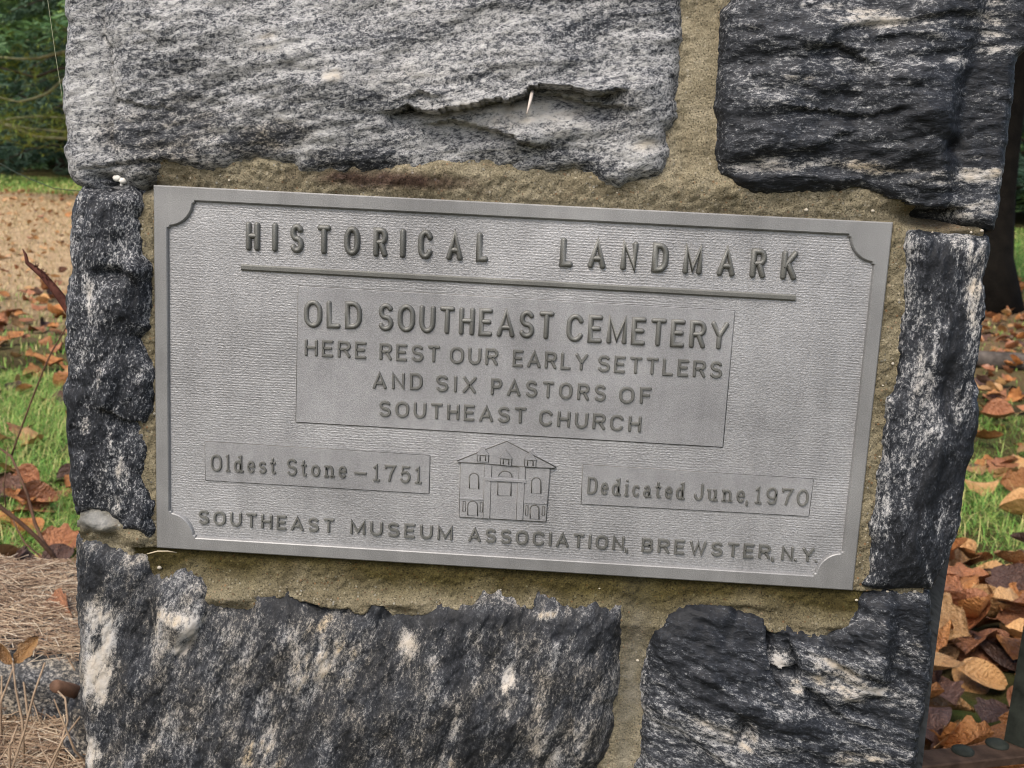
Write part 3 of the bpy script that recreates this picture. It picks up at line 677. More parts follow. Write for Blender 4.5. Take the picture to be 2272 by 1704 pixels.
# raised panels
def panel(q, label, th=.0011):
    P = [pp(*p) for p in q]          # TL TR BR BL
    c = np.mean(P, 0)
    V = []
    for k, yy in ((1.0, FY + .001), (1.0, FY - th + .0004), (.997, FY - th)):
        for p in P: V.append((c[0] + (p[0] - c[0]) * (1 - (1 - k) * 1), yy, c[1] + (p[1] - c[1]) * (1 - (1 - k) * 2)))
    F = [(8, 11, 10, 9)] + [(k * 4 + i, k * 4 + 4 + i, k * 4 + 4 + (i + 1) % 4, k * 4 + (i + 1) % 4) for k in (0, 1) for i in range(4)]
    o = mesh_obj('raised_panel', V, F, m_panel, plaque, False); o['label'] = label
    # a fine dark seam round the panel
    m = MB()
    Q = [(p[0], FY - .00005, p[1]) for p in P]
    for i in range(4): m.tube([Q[i], Q[(i + 1) % 4]], .00058, 6)
    m.build('seam', m_line, o, True)
    return o
panel([(661, 634.7), (1631, 690), (1604, 992.8), (656, 937)], 'large central raised panel')
panel([(453.7, 980.8), (953.4, 1012), (951, 1096), (455, 1066)], 'left raised panel with the oldest stone date')
panel([(1293.7, 1032), (1805.6, 1064), (1795, 1146), (1290, 1118.5)], 'right raised panel with the dedication date')
# rule under the title
a = pp(534.6, 593); c = pp(1766, 661)
h = .0026
prof = [(-h, FY + .001), (-h, FY - .0012), (-h * .55, FY - .0024), (h * .55, FY - .0024), (h, FY - .0012), (h, FY + .001)]
V = [(a[0], yy, a[1] + z) for z, yy in prof] + [(c[0], yy, c[1] + z) for z, yy in prof]
n = len(prof)
F = [(i, i + 1, n + i + 1, n + i) for i in range(n - 1)] + [tuple(range(n)), tuple(range(2 * n - 1, n - 1, -1))]
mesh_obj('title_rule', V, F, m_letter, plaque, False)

# stroke lettering
def arc(cx, cy, rx, ry, a0, a1, n=None):
    n = n or max(4, int(abs(a1 - a0) / 14))
    return [(cx + rx * math.cos(rad(a0 + (a1 - a0) * i / n)), cy + ry * math.sin(rad(a0 + (a1 - a0) * i / n))) for i in range(n + 1)]
def sshape(h=1.0):
    return arc(.5, .745 * h, .47, .255 * h, 28, 270) [:-1] + arc(.5, .245 * h, .5, .245 * h, 90, -155)
G = {
 'A': (.80, [[(0, 0), (.5, 1), (1, 0)], [(.19, .32), (.81, .32)]]),
 'B': (.68, [[(0, 0), (0, 1), (.58, 1)] + arc(.58, .765, .36, .235, 90, -90) + [(0, .53)], [(.58, .53)] + arc(.62, .265, .38, .265, 90, -90) + [(0, 0)]]),
 'C': (.74, [arc(.5, .66, .5, .34, 25, 180) + arc(.5, .34, .5, .34, 180, 335)]),
 'D': (.72, [[(0, 0), (0, 1), (.42, 1)] + arc(.42, .62, .58, .38, 90, 0) + arc(.42, .38, .58, .38, 0, -90) + [(0, 0)]]),
 'E': (.62, [[(1, 1), (0, 1), (0, 0), (1, 0)], [(0, .52), (.86, .52)]]),
 'F': (.60, [[(1, 1), (0, 1), (0, 0)], [(0, .52), (.84, .52)]]),
 'H': (.70, [[(0, 0), (0, 1)], [(1, 0), (1, 1)], [(0, .52), (1, .52)]]),
 'I': (.19, [[(.5, 0), (.5, 1)]]),
 'J': (.60, [[(1, 1), (1, .3)] + arc(.5, .3, .5, .3, 0, -180)]),
 'K': (.72, [[(0, 0), (0, 1)], [(.95, 1), (0, .38)], [(.32, .58), (1, 0)]]),
 'L': (.60, [[(0, 1), (0, 0), (1, 0)]]),
 'M': (.86, [[(0, 0), (0, 1), (.5, .12), (1, 1), (1, 0)]]),
 'N': (.74, [[(0, 0), (0, 1), (1, 0), (1, 1)]]),
 'O': (.78, [arc(.5, .62, .5, .38, 0, 180) + arc(.5, .38, .5, .38, 180, 360) + [(1, .62)]]),
 'P': (.66, [[(0, 0), (0, 1), (.58, 1)] + arc(.58, .74, .42, .26, 90, -90) + [(0, .48)]]),
 'R': (.70, [[(0, 0), (0, 1), (.58, 1)] + arc(.58, .75, .42, .25, 90, -90) + [(0, .5)], [(.55, .5), (1, 0)]]),
 'S': (.68, [sshape()]),
 'T': (.68, [[(0, 1), (1, 1)], [(.5, 1), (.5, 0)]]),
 'U': (.72, [[(0, 1), (0, .38)] + arc(.5, .38, .5, .38, 180, 360) + [(1, 1)]]),
 'W': (1.0, [[(0, 1), (.26, 0), (.5, .95), (.74, 0), (1, 1)]]),
 'X': (.74, [[(0, 0), (1, 1)], [(0, 1), (1, 0)]]),
 'Y': (.76, [[(0, 1), (.5, .45), (1, 1)], [(.5, .45), (.5, 0)]]),
 ',': (.2, [[(.6, .03), (.55, -.1), (.2, -.22)]]), '.': (.2, [[(.5, .0), (.5, .015)]]),
 '-': (.62, [[(0, .36), (1, .36)]]),
 '1': (.46, [[(.08, .84), (.5, 1), (.5, 0)], [(.05, 0), (.95, 0)]]),
 '7': (.66, [[(0, .86), (0, 1), (1, 1), (.6, .5), (.42, 0)]]),
 '5': (.64, [[(.92, 1), (.2, 1), (.1, .52)] + arc(.48, .33, .5, .33, 140, -150)]),
 '9': (.66, [arc(.48, .67, .48, .33, 0, 360), [(.96, .67), (.93, .35)] + arc(.5, .3, .43, .3, 0, -140)]),
 '0': (.70, [arc(.5, .5, .5, .5, 0, 360)]),
 'l': (.36, [[(.1, .97), (.5, 1), (.5, 0)], [(.05, 0), (.95, 0)]]),
 'd': (.68, [arc(.38, .33, .38, .33, 0, 360), [(.55, .97), (.8, 1), (.8, 0), (1, 0)]]),
 'e': (.58, [[(.04, .36), (.96, .36)] + arc(.5, .34, .47, .34, 5, 315)]),
 's': (.54, [sshape(.67)]),
 't': (.48, [[(.4, .95), (.4, .16)] + arc(.66, .16, .26, .16, 180, 320), [(0, .66), (.86, .66)]]),
 'o': (.62, [arc(.5, .33, .5, .33, 0, 360)]),
 'n': (.74, [[(.0, .66), (.16, .66), (.16, 0)], [(.16, .42)] + arc(.5, .42, .34, .25, 180, 0) + [(.84, 0)], [(0, 0), (.34, 0)], [(.68, 0), (1, 0)]]),
 'i': (.36, [[(.1, .66), (.5, .66), (.5, 0)], [(.05, 0), (.95, 0)], [(.5, .95), (.5, .97)]]),
 'c': (.56, [arc(.5, .33, .5, .33, 40, 320)]),
 'a': (.62, [[(.1, .55)] + arc(.42, .42, .36, .25, 130, 0) + [(.78, .06), (1, 0)], arc(.38, .19, .38, .19, 0, 360)]),
 'u': (.74, [[(0, .66), (.16, .66), (.16, .25)] + arc(.47, .25, .31, .25, 180, 330) + [(.84, .25)], [(.66, .66), (.84, .66), (.84, 0), (1, 0)]]),
}
PROF_ROUND = [(-1, .12), (-.97, -.25), (-.8, -.62), (-.5, -.88), (-.17, -1), (.17, -1), (.5, -.88), (.8, -.62), (.97, -.25), (1, .12)]
PROF_RIDGE = [(-1, .15), (-.92, -.35), (-.52, -1), (.52, -1), (.92, -.35), (1, .15)]
def stroke(m, P, hw, hd, y0, prof):
    """sweep a raised bead with rounded ends along the polyline P (list of x,z)"""
    Q = [np.array(P[0], float)]
    for p in P[1:]:
        if np.linalg.norm(np.array(p) - Q[-1]) > 1e-6: Q.append(np.array(p, float))
    closed = len(Q) > 3 and np.linalg.norm(Q[0] - Q[-1]) < 1e-5
    if closed: Q = Q[:-1]
    k = len(Q); secs = []
    def sec(c, nrm, sc, yoff=0):
        secs.append([(c[0] + nrm[0] * u * hw * sc, y0 + hd * w * (sc if sc < 1 else 1), c[1] + nrm[1] * u * hw * sc) for u, w in prof])
    for i in range(k):
        if closed: a, c = Q[i - 1], Q[(i + 1) % k]
        else: a, c = Q[max(i - 1, 0)], Q[min(i + 1, k - 1)]
        t1 = Q[i] - a; t2 = c - Q[i]
        l1, l2 = np.linalg.norm(t1), np.linalg.norm(t2)
        if l1 < 1e-9: t = t2 / l2; mi = 1
        elif l2 < 1e-9: t = t1 / l1; mi = 1
        else:
            t1 /= l1; t2 /= l2; t = t1 + t2
            if np.linalg.norm(t) < 1e-6: t = t1
            t = t / np.linalg.norm(t); mi = min(1.7, 1 / max(.35, t @ t1))
        nrm = np.array([-t[1], t[0]])
        if not closed and i == 0:
            for s_ in (.98, .75, .4):
                sec(Q[0] - t * hw * s_ * .9, nrm, math.sqrt(1 - s_ * s_))
        sec(Q[i], nrm * mi, 1)
        if not closed and i == k - 1:
            for s_ in (.4, .75, .98):
                sec(Q[-1] + t * hw * s_ * .9, nrm, math.sqrt(1 - s_ * s_))
    np_ = len(prof); V = [p for s_ in secs for p in s_]; ns = len(secs)
    F = []
    for i in range(ns if closed else ns - 1):
        j = (i + 1) % ns
        for q in range(np_ - 1): F.append((i * np_ + q, j * np_ + q, j * np_ + q + 1, i * np_ + q + 1))
    m.add(V, F)

def word(m, text, p0, p1, cap_px, hw, hd, y0, prof, gap=.26):
    a = np.array(pp(*p0)); b_ = np.array(pp(*p1))
    ex = (b_ - a); Ltot = np.linalg.norm(ex); ex = ex / Ltot; ez = np.array([-ex[1], ex[0]])
    cap = cap_px * .000374
    nat = sum(G[ch][0] for ch in text) + gap * sum(0.15 if ch in ',.' else 1 for ch in text[1:])
    sc = Ltot / nat; x = 0
    for j, ch in enumerate(text):
        w, paths = G[ch]; w = w * sc
        if j: x += gap * sc * (.15 if ch in ',.' else 1)
        for P in paths:
            Q = []
            for gx, gz in P:
                px_ = x + hw + gx * max(w - 2 * hw, 0) if w > 2 * hw else x + w / 2
                pz = hw + gz * (cap - 2 * hw)
                q = a + ex * px_ + ez * pz
                Q.append((q[0], q[1]))
            stroke(m, Q, hw, hd, y0, prof)
        x += w
def text_line(words, cap, hw, hd, y0, prof, gap, label):
    for t, p0, p1 in words:
        m = MB(); word(m, t, p0, p1, cap, hw, hd, y0, prof, gap)
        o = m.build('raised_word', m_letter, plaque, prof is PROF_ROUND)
        o['label'] = 'raised lettering %s in the %s' % (t, label)
FP = FY - .0009
text_line([('HISTORICAL', (544, 556.5), (1083, 582)), ('LANDMARK', (1240.5, 592), (1767.6, 623))], 66, .00255, .0034, FY, PROF_ROUND, .62, 'title line')
text_line([('OLD', (674, 727), (803, 731)), ('SOUTHEAST', (838, 734), (1228, 754)), ('CEMETERY', (1255, 758), (1614, 777))], 64, .0022, .0025, FP, PROF_ROUND, .17, 'cemetery name line')
text_line([('HERE', (675, 790), (813, 797)), ('REST', (841, 799), (976, 805.6)), ('OUR', (997, 807), (1105, 812)), ('EARLY', (1136.5, 814), (1304, 823.5)), ('SETTLERS', (1325, 825.5), (1602, 840.6))], 40, .00145, .0018, FP, PROF_RIDGE, .20, 'settlers line')
text_line([('AND', (826, 863), (938, 866)), ('SIX', (965.6, 869), (1056.7, 874)), ('PASTORS', (1088, 876.6), (1344, 892)), ('OF', (1373, 895.7), (1445.6, 897.6))], 40, .00145, .0018, FP, PROF_RIDGE, .26, 'pastors line')
text_line([('SOUTHEAST', (840, 924.6), (1167.6, 941)), ('CHURCH', (1195, 945), (1422, 960.5))], 39, .00145, .0018, FP, PROF_RIDGE, .22, 'church line')
text_line([('Oldest', (467, 1046), (614, 1053)), ('Stone', (636, 1055.6), (770, 1062)), ('-', (784, 1064), (813.7, 1066)), ('1751', (826, 1068), (937, 1074.6))], 42, .00122, .0017, FP, PROF_RIDGE, .2, 'left panel')
text_line([('Dedicated', (1302.4, 1096.5), (1520, 1109.7)), ('June,', (1539, 1110.5), (1661, 1117)), ('1970', (1672.7, 1118), (1793.4, 1125))], 42, .00122, .0017, FP, PROF_RIDGE, .2, 'right panel')
text_line([('SOUTHEAST', (438.5, 1163.8), (740.8, 1184.7)), ('MUSEUM', (775.7, 1186.5), (1004, 1201)), ('ASSOCIATION,', (1037.7, 1203), (1394, 1224)), ('BREWSTER,', (1422.8, 1226.5), (1719, 1243)), ('N.Y.', (1732.7, 1244.6), (1815, 1250))], 36, .00135, .0019, FY, PROF_RIDGE, .24, 'bottom line')

# the little building in relief
def ez(x, y): return pp(980 + x * .13562, 960 + y * .13562)
relief = mesh_obj('building_relief', *(lambda P: ([(x, FY - .0018, z) for x, z in P] + [(x, FY + .0008, z) for x, z in P],
        [tuple(range(len(P)))[::-1]] + [(i, (i + 1) % len(P), len(P) + (i + 1) % len(P), len(P) + i) for i in range(len(P))]))([ez(315, 470), ez(1770, 560), ez(1700, 1455), ez(290, 1375)]), m_panel, plaque, False)
relief['label'] = 'relief of a gabled museum building with arched windows'
def plate(name, pts, y1, mat=m_panel, lines=True, r=.00034):
    P = [ez(*p) for p in pts]; n = len(P)
    V = [(x, y1, z) for x, z in P] + [(x, FY + .0008, z) for x, z in P]
    F = [tuple(range(n))[::-1]] + [(i, (i + 1) % n, n + (i + 1) % n, n + i) for i in range(n)]
    o = mesh_obj(name, V, F, mat, relief, False)
    o.matrix_parent_inverse = Matrix.Translation(-Vector(plaque.location)) if False else Matrix()
    return o
def eline(name, pts, y1, r=.00038, closed=False):
    m = MB(); Q = [(*ez(*p),) for p in pts]
    Q = [(q[0], y1, q[1]) for q in Q]
    if closed: Q.append(Q[0])
    m.tube(Q, r * 1.25, 6)
    o = m.build(name, m_line, relief, True)  # dark bead paints in the thin line of shade along a relief edge
    o.matrix_parent_inverse = Matrix()
    return o
plate('roof', [(250, 460), (590, 320), (640, 230), (700, 230), (745, 275), (1065, 130), (1390, 305), (1470, 280), (1560, 390), (1870, 560), (1780, 575), (1000, 520), (280, 478)], FY - .0027)
eline('wall_edge', [(315, 478), (290, 1378), (1000, 1415), (1700, 1458), (1770, 572)], FY - .0008, .0006)
eline('eave', [(265, 476), (700, 499), (1060, 534), (1370, 559), (1850, 576)], FY - .0022, .0005)
eline('gable_edge', [(250, 460), (590, 320), (1065, 135), (1390, 305), (1870, 560)], FY - .0026, .0004)
for (x, y) in ((675, 232), (1053, 290), (1450, 312)):
    plate('dormer', [(x - 88, y + 105), (x, y), (x + 90, y + 115), (x + 85, y + 245), (x - 85, y + 230)], FY - .0036)
    plate('dormer_roof', [(x - 100, y + 112), (x, y - 8), (x + 102, y + 122), (x + 80, y + 128), (x - 78, y + 118)], FY - .0044)
    eline('dormer_window', [(x - 45, y + 215), (x - 45, y + 130), (x + 45, y + 135), (x + 45, y + 220)], FY - .0036, .0005)
    eline('dormer_edge', [(x - 88, y + 230), (x - 90, y + 108), (x, y - 4), (x + 92, y + 118), (x + 87, y + 245)], FY - .0030, .00042)
def archline(name, x, y0, y1, w, yy):
    pts = [(x - w, y1), (x - w, y0 + w)] + [(x + w * math.cos(a), y0 + w - w * math.sin(a)) for a in np.linspace(math.pi, 0, 9)] + [(x + w + 3, y1 + 12)]
    o = plate(name, pts, yy - .0005)
    eline('window_edge', pts, yy - .0003, .00045)
FB = FY - .0018
archline('arched_window', 528, 660, 905, 74, FB); archline('arched_window', 1546, 732, 980, 74, FB)
archline('arched_window', 505, 1115, 1345, 78, FB); archline('arched_window', 1518, 1180, 1400, 70, FB)
fan = [(930, 710)] + [(1040 + 108 * math.cos(a), 715 - 90 * math.sin(a)) for a in np.linspace(math.pi * .95, .05, 10)] + [(1150, 722)]
plate('fan_window', fan, FB - .0005); eline('window_edge', fan, FB - .0003, .00045)
plate('cornice', [(695, 725), (815, 730), (830, 745), (1230, 770), (1250, 765), (1380, 772), (1385, 815), (1235, 800), (700, 775)], FB - .0014)
for (x0, x1, y0, y1, dx) in ((705, 815, 525, 725, 8), (1270, 1365, 555, 765, 4), (700, 800, 790, 1395, 18), (1250, 1350, 820, 1420, 28)):
    plate('pilaster', [(x0, y0), (x1, y0 + 6), (x1 - dx, y1 + 6), (x0 - dx, y1)], FB - .0008)
    eline('pilaster_edge', [(x0, y0), (x0 - dx, y1)], FB - .0002, .0004); eline('pilaster_edge', [(x1, y0 + 6), (x1 - dx, y1 + 6)], FB - .0002, .0004)
plate('door', [(918, 1020), (920, 808), (1138, 822), (1130, 1030)], FB - .0005)
eline('door_frame', [(918, 1020), (920, 808), (1138, 822), (1130, 1030)], FB - .0003, .00045)
plate('string_course', [(295, 1062), (690, 1080), (690, 1105), (295, 1085)], FB - .0007); plate('string_course', [(1345, 1128), (1720, 1142), (1718, 1168), (1345, 1152)], FB - .0007)
for (x, y, h_) in ((368, 1120, 165), (650, 1135, 160), (1392, 1190, 160), (1665, 1205, 145)):
    eline('slot_window', [(x - 20, y), (x + 20, y + 2), (x + 16, y + h_), (x - 22, y + h_)], FB - .0001, .00036, True)

# ------------------------------------------------------------------ small things on the pillar
m_white = simple('white_silk', (.72, .70, .64), .6, .12, 120, 400, .0006)
mb = MB(); q = at(*T(1, 775, 1162), .012)
mb.add(*blobv(at(*T(1, 757, 1150), .004), .0030, 9, 7, 3, (1.3, .9, .9))); mb.add(*blobv(at(*T(1, 795, 1168), .004), .0028, 9, 7, 4, (1.2, .9, .9))); mb.add(*blobv(at(*T(1, 785, 1192), .006), .0017, 7, 5, 5))
tag(mb.build('cocoon', m_white), 'small white cocoon tucked under the pale block by the dark joint', 'cocoon')
m_straw = simple('dry_straw', (.50, .42, .30), .7, .2, 60, 200, .0004)
mb = MB(); mb.tube([at(1181, 204, -.022), at(1176, 226, -.036), at(1169, 252, -.042)], [.0016, .0013, .0005], 6)
tag(mb.build('pine_needle', simple('bleached_needle', (.55, .48, .42), .6, .2, 80, 200, .0003)), 'pale broken needle sticking out of the crack in the pale block', 'needle')
mb = MB(); mb.tube([at(326, 1229, -.004), at(350, 1223, -.006), at(372, 1223, -.005), at(392, 1226, -.001)], [.0005, .0007, .0007, .0004], 5)
tag(mb.build('straw', m_straw), 'thin dry straw caught under the lower left corner of the plaque', 'straw')
mb = MB(); mb.tube([at(100, -60, .05), at(106, 0, .04), at(122, 114, .03), at(135, 195, .025), at(148, 285, .02)], .0003, 5)
tag(mb.build('spider_thread', simple('pale_thread', (.22, .23, .15), .5, .1)), 'long pale spider thread slanting to the pillar edge at upper left', 'thread')

# ------------------------------------------------------------------ ground
def gz(x, y):
    x = np.asarray(x, float); y = np.asarray(y, float)
    return .046 * np.maximum(y - 6, 0) ** 2 / (np.maximum(y - 6, 0) + 1.0) - .0 + .03 * fbm(x * .5, y * .5, 2, 60)
m_ground, nt, b = new_mat('leafy_ground')
v = coords(nt)
gn = noise(nt, v, 3.2, 6, .7)
soil = ramp(nt, gn, [(.35, (.045, .030, .016)), (.5, (.07, .06, .022)), (.65, (.055, .075, .02))])
tan = ramp(nt, noise(nt, v, 14, 6, .75), [(.3, (.24, .16, .085)), (.5, (.44, .31, .18)), (.7, (.56, .43, .27))])
tc = N(nt, 'ShaderNodeTexCoord'); sx = N(nt, 'ShaderNodeSeparateXYZ'); L(nt, tc.outputs['Object'], sx.inputs[0])
yy = math_n(nt, 'MULTIPLY_ADD', noise(nt, v, .5, 3, .6), 4.0, sx.outputs[1])
far = ramp(nt, math_n(nt, 'MULTIPLY', yy, .04), [(.30, 0.0), (.42, 1.0), (.84, 1.0), (.88, 0.0)])
grassf = ramp(nt, math_n(nt, 'MULTIPLY', yy, .04), [(.86, 0.0), (.9, 1.0), (.97, 1.0), (1.0, 0.0)])
xm = math_n(nt, 'MULTIPLY_ADD', noise(nt, v, .8, 3, .6), 3.0, sx.outputs[0])
rightside = ramp(nt, math_n(nt, 'MULTIPLY_ADD', xm, .1, .2), [(.42, 0.0), (.5, 1.0)])
lawn_y = ramp(nt, math_n(nt, 'MULTIPLY', yy, .04), [(.50, 0.0), (.56, 1.0)])
rightside = math_n(nt, 'MULTIPLY', rightside, lawn_y)
lawn = ramp(nt, noise(nt, v, 9, 5, .7), [(.3, (.07, .13, .025)), (.6, (.13, .22, .05)), (.75, (.22, .19, .08))])
c = mix(nt, far, soil, mix(nt, rightside, mix(nt, ramp(nt, math_n(nt, 'MULTIPLY_ADD', xm, .1, .2), [(.3, 0.0), (.4, .75)]), tan, (.11, .065, .03)), lawn))
L(nt, c, b.inputs['Base Color']); b.inputs['Roughness'].default_value = .95; b.inputs['Specular IOR Level'].default_value = .1
bump(nt, b, noise(nt, v, 40, 5, .7), .8, .02)
xs = np.concatenate([np.arange(-14, 14, .25)]); ys = np.concatenate([np.arange(-4, 30, .25)])
xs = np.concatenate([[-300, -120, -50, -25], xs, [14, 25, 50, 120, 300]]); ys = np.concatenate([[-200, -60, -15], ys, [30, 36, 45, 60, 90, 140, 220, 350]])
X, Y = np.meshgrid(xs, ys); Zg = gz(X, np.minimum(Y, 60))
nx, ny = len(xs), len(ys)
V = np.stack([X.ravel(), Y.ravel(), Zg.ravel()], 1)
ii = np.arange(nx * ny).reshape(ny, nx)
F = np.stack([ii[:-1, :-1].ravel(), ii[:-1, 1:].ravel(), ii[1:, 1:].ravel(), ii[1:, :-1].ravel()], 1)
tag(mesh_obj('ground', V, F, m_ground), kind='structure')

def ground_at(px, py):
    dr = ray(px, py); t = .5
    for _ in range(4000):
        p = CAM + dr * t
        if p[2] <= gz(p[0], p[1]): break
        t += .01
    return p

# ------------------------------------------------------------------ fallen leaves
def leaf_mesh(name, kind, seed, fold, curl, mats):
    r = random.Random(seed); nu, nv = 13, 9
    V = []; F = []
    ph = r.uniform(0, 6); tw = r.uniform(-.5, .5)
    for i in range(nu):
        s = i / (nu - 1)
        if kind == 'ovate': w = .36 * math.sin(math.pi * s ** .8) ** .75 + .012
        elif kind == 'lobed': w = (.40 * math.sin(math.pi * s ** .85) ** .8) * (.72 + .42 * abs(math.sin(s * 9.5 + .4))) + .012
        else: w = .26 * math.sin(math.pi * s ** .9) ** .8 + .012
        for j in range(nv):
            t = j / (nv - 1) * 2 - 1
            x = (s - .5) + .06 * abs(t) * w * 2
            yv = t * w
            z = fold * abs(t) ** 1.3 * w * 1.5 + curl * ((s - .5) ** 2) * 1.6 + .05 * math.sin(5 * s + ph + 2.2 * t) * abs(t) + tw * .3 * (s - .5) * t * w * 2
            z += -.012 if j == nv // 2 else 0
            V.append((x, yv, z))
    for i in range(nu - 1):
        for j in range(nv - 1): F.append((i * nv + j, i * nv + j + 1, (i + 1) * nv + j + 1, (i + 1) * nv + j))
    n0 = len(V)     # stalk
    for k in range(4):
        a = k / 3
        V += [(-.5 - .22 * a, -.008, .4 * curl + .05 * a * a), (-.5 - .22 * a, .008, .4 * curl + .05 * a * a)]
    for k in range(3): F.append((n0 + 2 * k, n0 + 2 * k + 1, n0 + 2 * k + 3, n0 + 2 * k + 2))
    me = bpy.data.meshes.new(name); me.from_pydata(V, [], F); me.polygons.foreach_set('use_smooth', [True] * len(F))
    for m in mats: me.materials.append(m)
    return me
def leaf_mat(name, lo, hi, rough=.42):
    m, nt, b = new_mat(name)
    v = coords(nt)
    oi = N(nt, 'ShaderNodeObjectInfo')
    c = ramp(nt, noise(nt, v, 3.5, 5, .7), [(.3, lo), (.7, hi)])
    sx = N(nt, 'ShaderNodeSeparateXYZ'); tc = N(nt, 'ShaderNodeTexCoord'); L(nt, tc.outputs['Object'], sx.inputs[0])
    ab = math_n(nt, 'ABSOLUTE', sx.outputs[1])
    vein = math_n(nt, 'SINE', math_n(nt, 'MULTIPLY', math_n(nt, 'SUBTRACT', sx.outputs[0], math_n(nt, 'MULTIPLY', ab, .9)), 62))
    mid = math_n(nt, 'LESS_THAN', ab, .012)
    vm = math_n(nt, 'MAXIMUM', mid, math_n(nt, 'GREATER_THAN', vein, .93))
    c = mix(nt, math_n(nt, 'MULTIPLY', vm, .22), c, tuple(x * .5 for x in lo))
    c = mix(nt, 1.0, c, ramp(nt, oi.outputs['Random'], [(0, .5), (1, 1.15)]), 'MULTIPLY')
    L(nt, c, b.inputs['Base Color']); b.inputs['Roughness'].default_value = rough
    bump(nt, b, math_n(nt, 'ADD', noise(nt, v, 9, 4, .6), math_n(nt, 'MULTIPLY', vein, .025)), .6, .05)
    return m
LM = [(leaf_mat('orange_brown_leaf', (.30, .10, .025), (.60, .27, .085)), 'orange brown'), (leaf_mat('tan_leaf', (.42, .21, .075), (.68, .40, .17)), 'pale tan'), (leaf_mat('dark_brown_leaf', (.075, .038, .028), (.17, .085, .055), .4), 'dark brown'), (leaf_mat('russet_leaf', (.26, .095, .04), (.50, .22, .10)), 'russet')]
protos = []
for k, (kind, fold, curl) in enumerate([('ovate', .35, .18), ('ovate', -.30, -.3), ('lobed', .45, .35), ('lobed', .25, -.25), ('ovate', .9, .5), ('lobed', -.5, .2)]):
    for mi in range(4): protos.append((leaf_mesh('fallen_leaf', kind, k * 10 + mi, fold, curl, [LM[mi][0]]), mi, k))
def rand_leaf_xf(x, y, z, s, tilt):
    return Matrix.Translation((x, y, z)) @ Matrix.Rotation(random.uniform(0, 6.28), 4, 'Z') @ Matrix.Rotation(random.gauss(0, tilt), 4, 'X') @ Matrix.Rotation(random.gauss(0, tilt), 4, 'Y') @ Matrix.Diagonal((s, s, s, 1))
def in_view(p, mrg=20):
    px, py, dz = to_px(p)
    if dz <= 0 or py < 380 or py > 1720: return 0
    if -mrg < px < 185 and py < 1262: return -1
    if px > 2035 - (py - 1200) * .1 and px < 2272 + mrg and py > 690: return 1
    return 0
singles = []; stuffV = [[], [], [], []]; stuffF = [[], [], [], []]
def add_stuff(me, mi, M):
    A = np.array(M); co = np.empty(len(me.vertices) * 3); me.vertices.foreach_get('co', co); co = co.reshape(-1, 3)
    co = co @ A[:3, :3].T + A[:3, 3]
    n = sum(len(a) for a in stuffV[mi]); stuffV[mi].append(co)
    stuffF[mi] += [tuple(i + n for i in p.vertices) for p in me.polygons]
def scatter_leaves(n, xr, yr, smin, smax, layers=0.0, dens=None, weights=(6, 4, 2, 4)):
    for _ in range(n):
        x = random.uniform(*xr); y = random.uniform(*yr)
        if dens and random.random() > dens(x, y): continue
        mi = random.choices(range(4), weights)[0]
        me, mi, k = random.choice([p for p in protos if p[1] == mi])
        s = random.uniform(smin, smax)
        z = float(gz(x, y)) + random.uniform(.012, .03 + layers)
        if -.5 < x < .5 and y < .9: continue
        M = rand_leaf_xf(x, y, z, s, .33)
        side = in_view((x, y, z))
        if side and y < 9 and len(singles) < 290: singles.append((me, mi, k, M, side))
        else: add_stuff(me, mi, M)
patch = lambda x, y: float(sstep(-.12, .12, pn(x * 1.2, y * 1.2, 80)))
scatter_leaves(330, (.42, 1.7), (.9, 2.35), .11, .17, .10)
scatter_leaves(520, (.5, 3.2), (2.2, 6.0), .10, .16, .03, lambda x, y: .25 + .6 * patch(x, y))
scatter_leaves(300, (-2.2, -.45), (1.75, 2.9), .09, .14, .05, lambda x, y: .35 + .5 * patch(x, y), (6, 2, 3, 4))
scatter_leaves(750, (-4.2, -.45), (2.9, 8.0), .08, .135, .03, lambda x, y: (.2 if y < 4.5 else .6) + .4 * patch(x, y), (6, 3, 2, 4))
scatter_leaves(1700, (-11.5, -1), (7.5, 19), .05, .10, .01, None, (2, 14, .5, 3))
scatter_leaves(500, (-1, 8), (7.5, 12), .05, .10, .01, None, (2, 12, .5, 3))
scatter_leaves(2200, (1.0, 9), (5.5, 13), .06, .12, .02, None, (6, 3, 2, 5))
scatter_leaves(260, (-.6, .7), (.9, 6), .1, .15, .02)
shape = ['flat', 'cupped', 'curled lobed', 'lobed', 'folded', 'bent lobed']
for me, mi, k, M, side in singles:
    o = bpy.data.objects.new('fallen_leaf', me); COL.objects.link(o); o.matrix_world = M
    tag(o, '%s %s fallen leaf on the ground %s of the stone pillar' % (LM[mi][1], shape[k], 'right' if side > 0 else 'left'), 'leaf', 'fallen leaves on the ground beside the pillar')
lv = []; lf = []; mats = []; mids = []
for mi in range(4):
    n = sum(len(a) for a in lv)
    if stuffV[mi]:
        lv += stuffV[mi]; lf += [tuple(i + n for i in f) for f in stuffF[mi]]; mids += [mi] * len(stuffF[mi])
me = bpy.data.meshes.new('leaf_litter'); me.from_pydata(np.concatenate(lv).tolist(), [], lf)
for mi in range(4): me.materials.append(LM[mi][0])
me.polygons.foreach_set('material_index', mids); me.polygons.foreach_set('use_smooth', [True] * len(lf))
o = bpy.data.objects.new('leaf_litter', me); COL.objects.link(o)
tag(o, 'carpet of brown fallen leaves spread over the far lawn', 'leaf litter', kind='stuff')

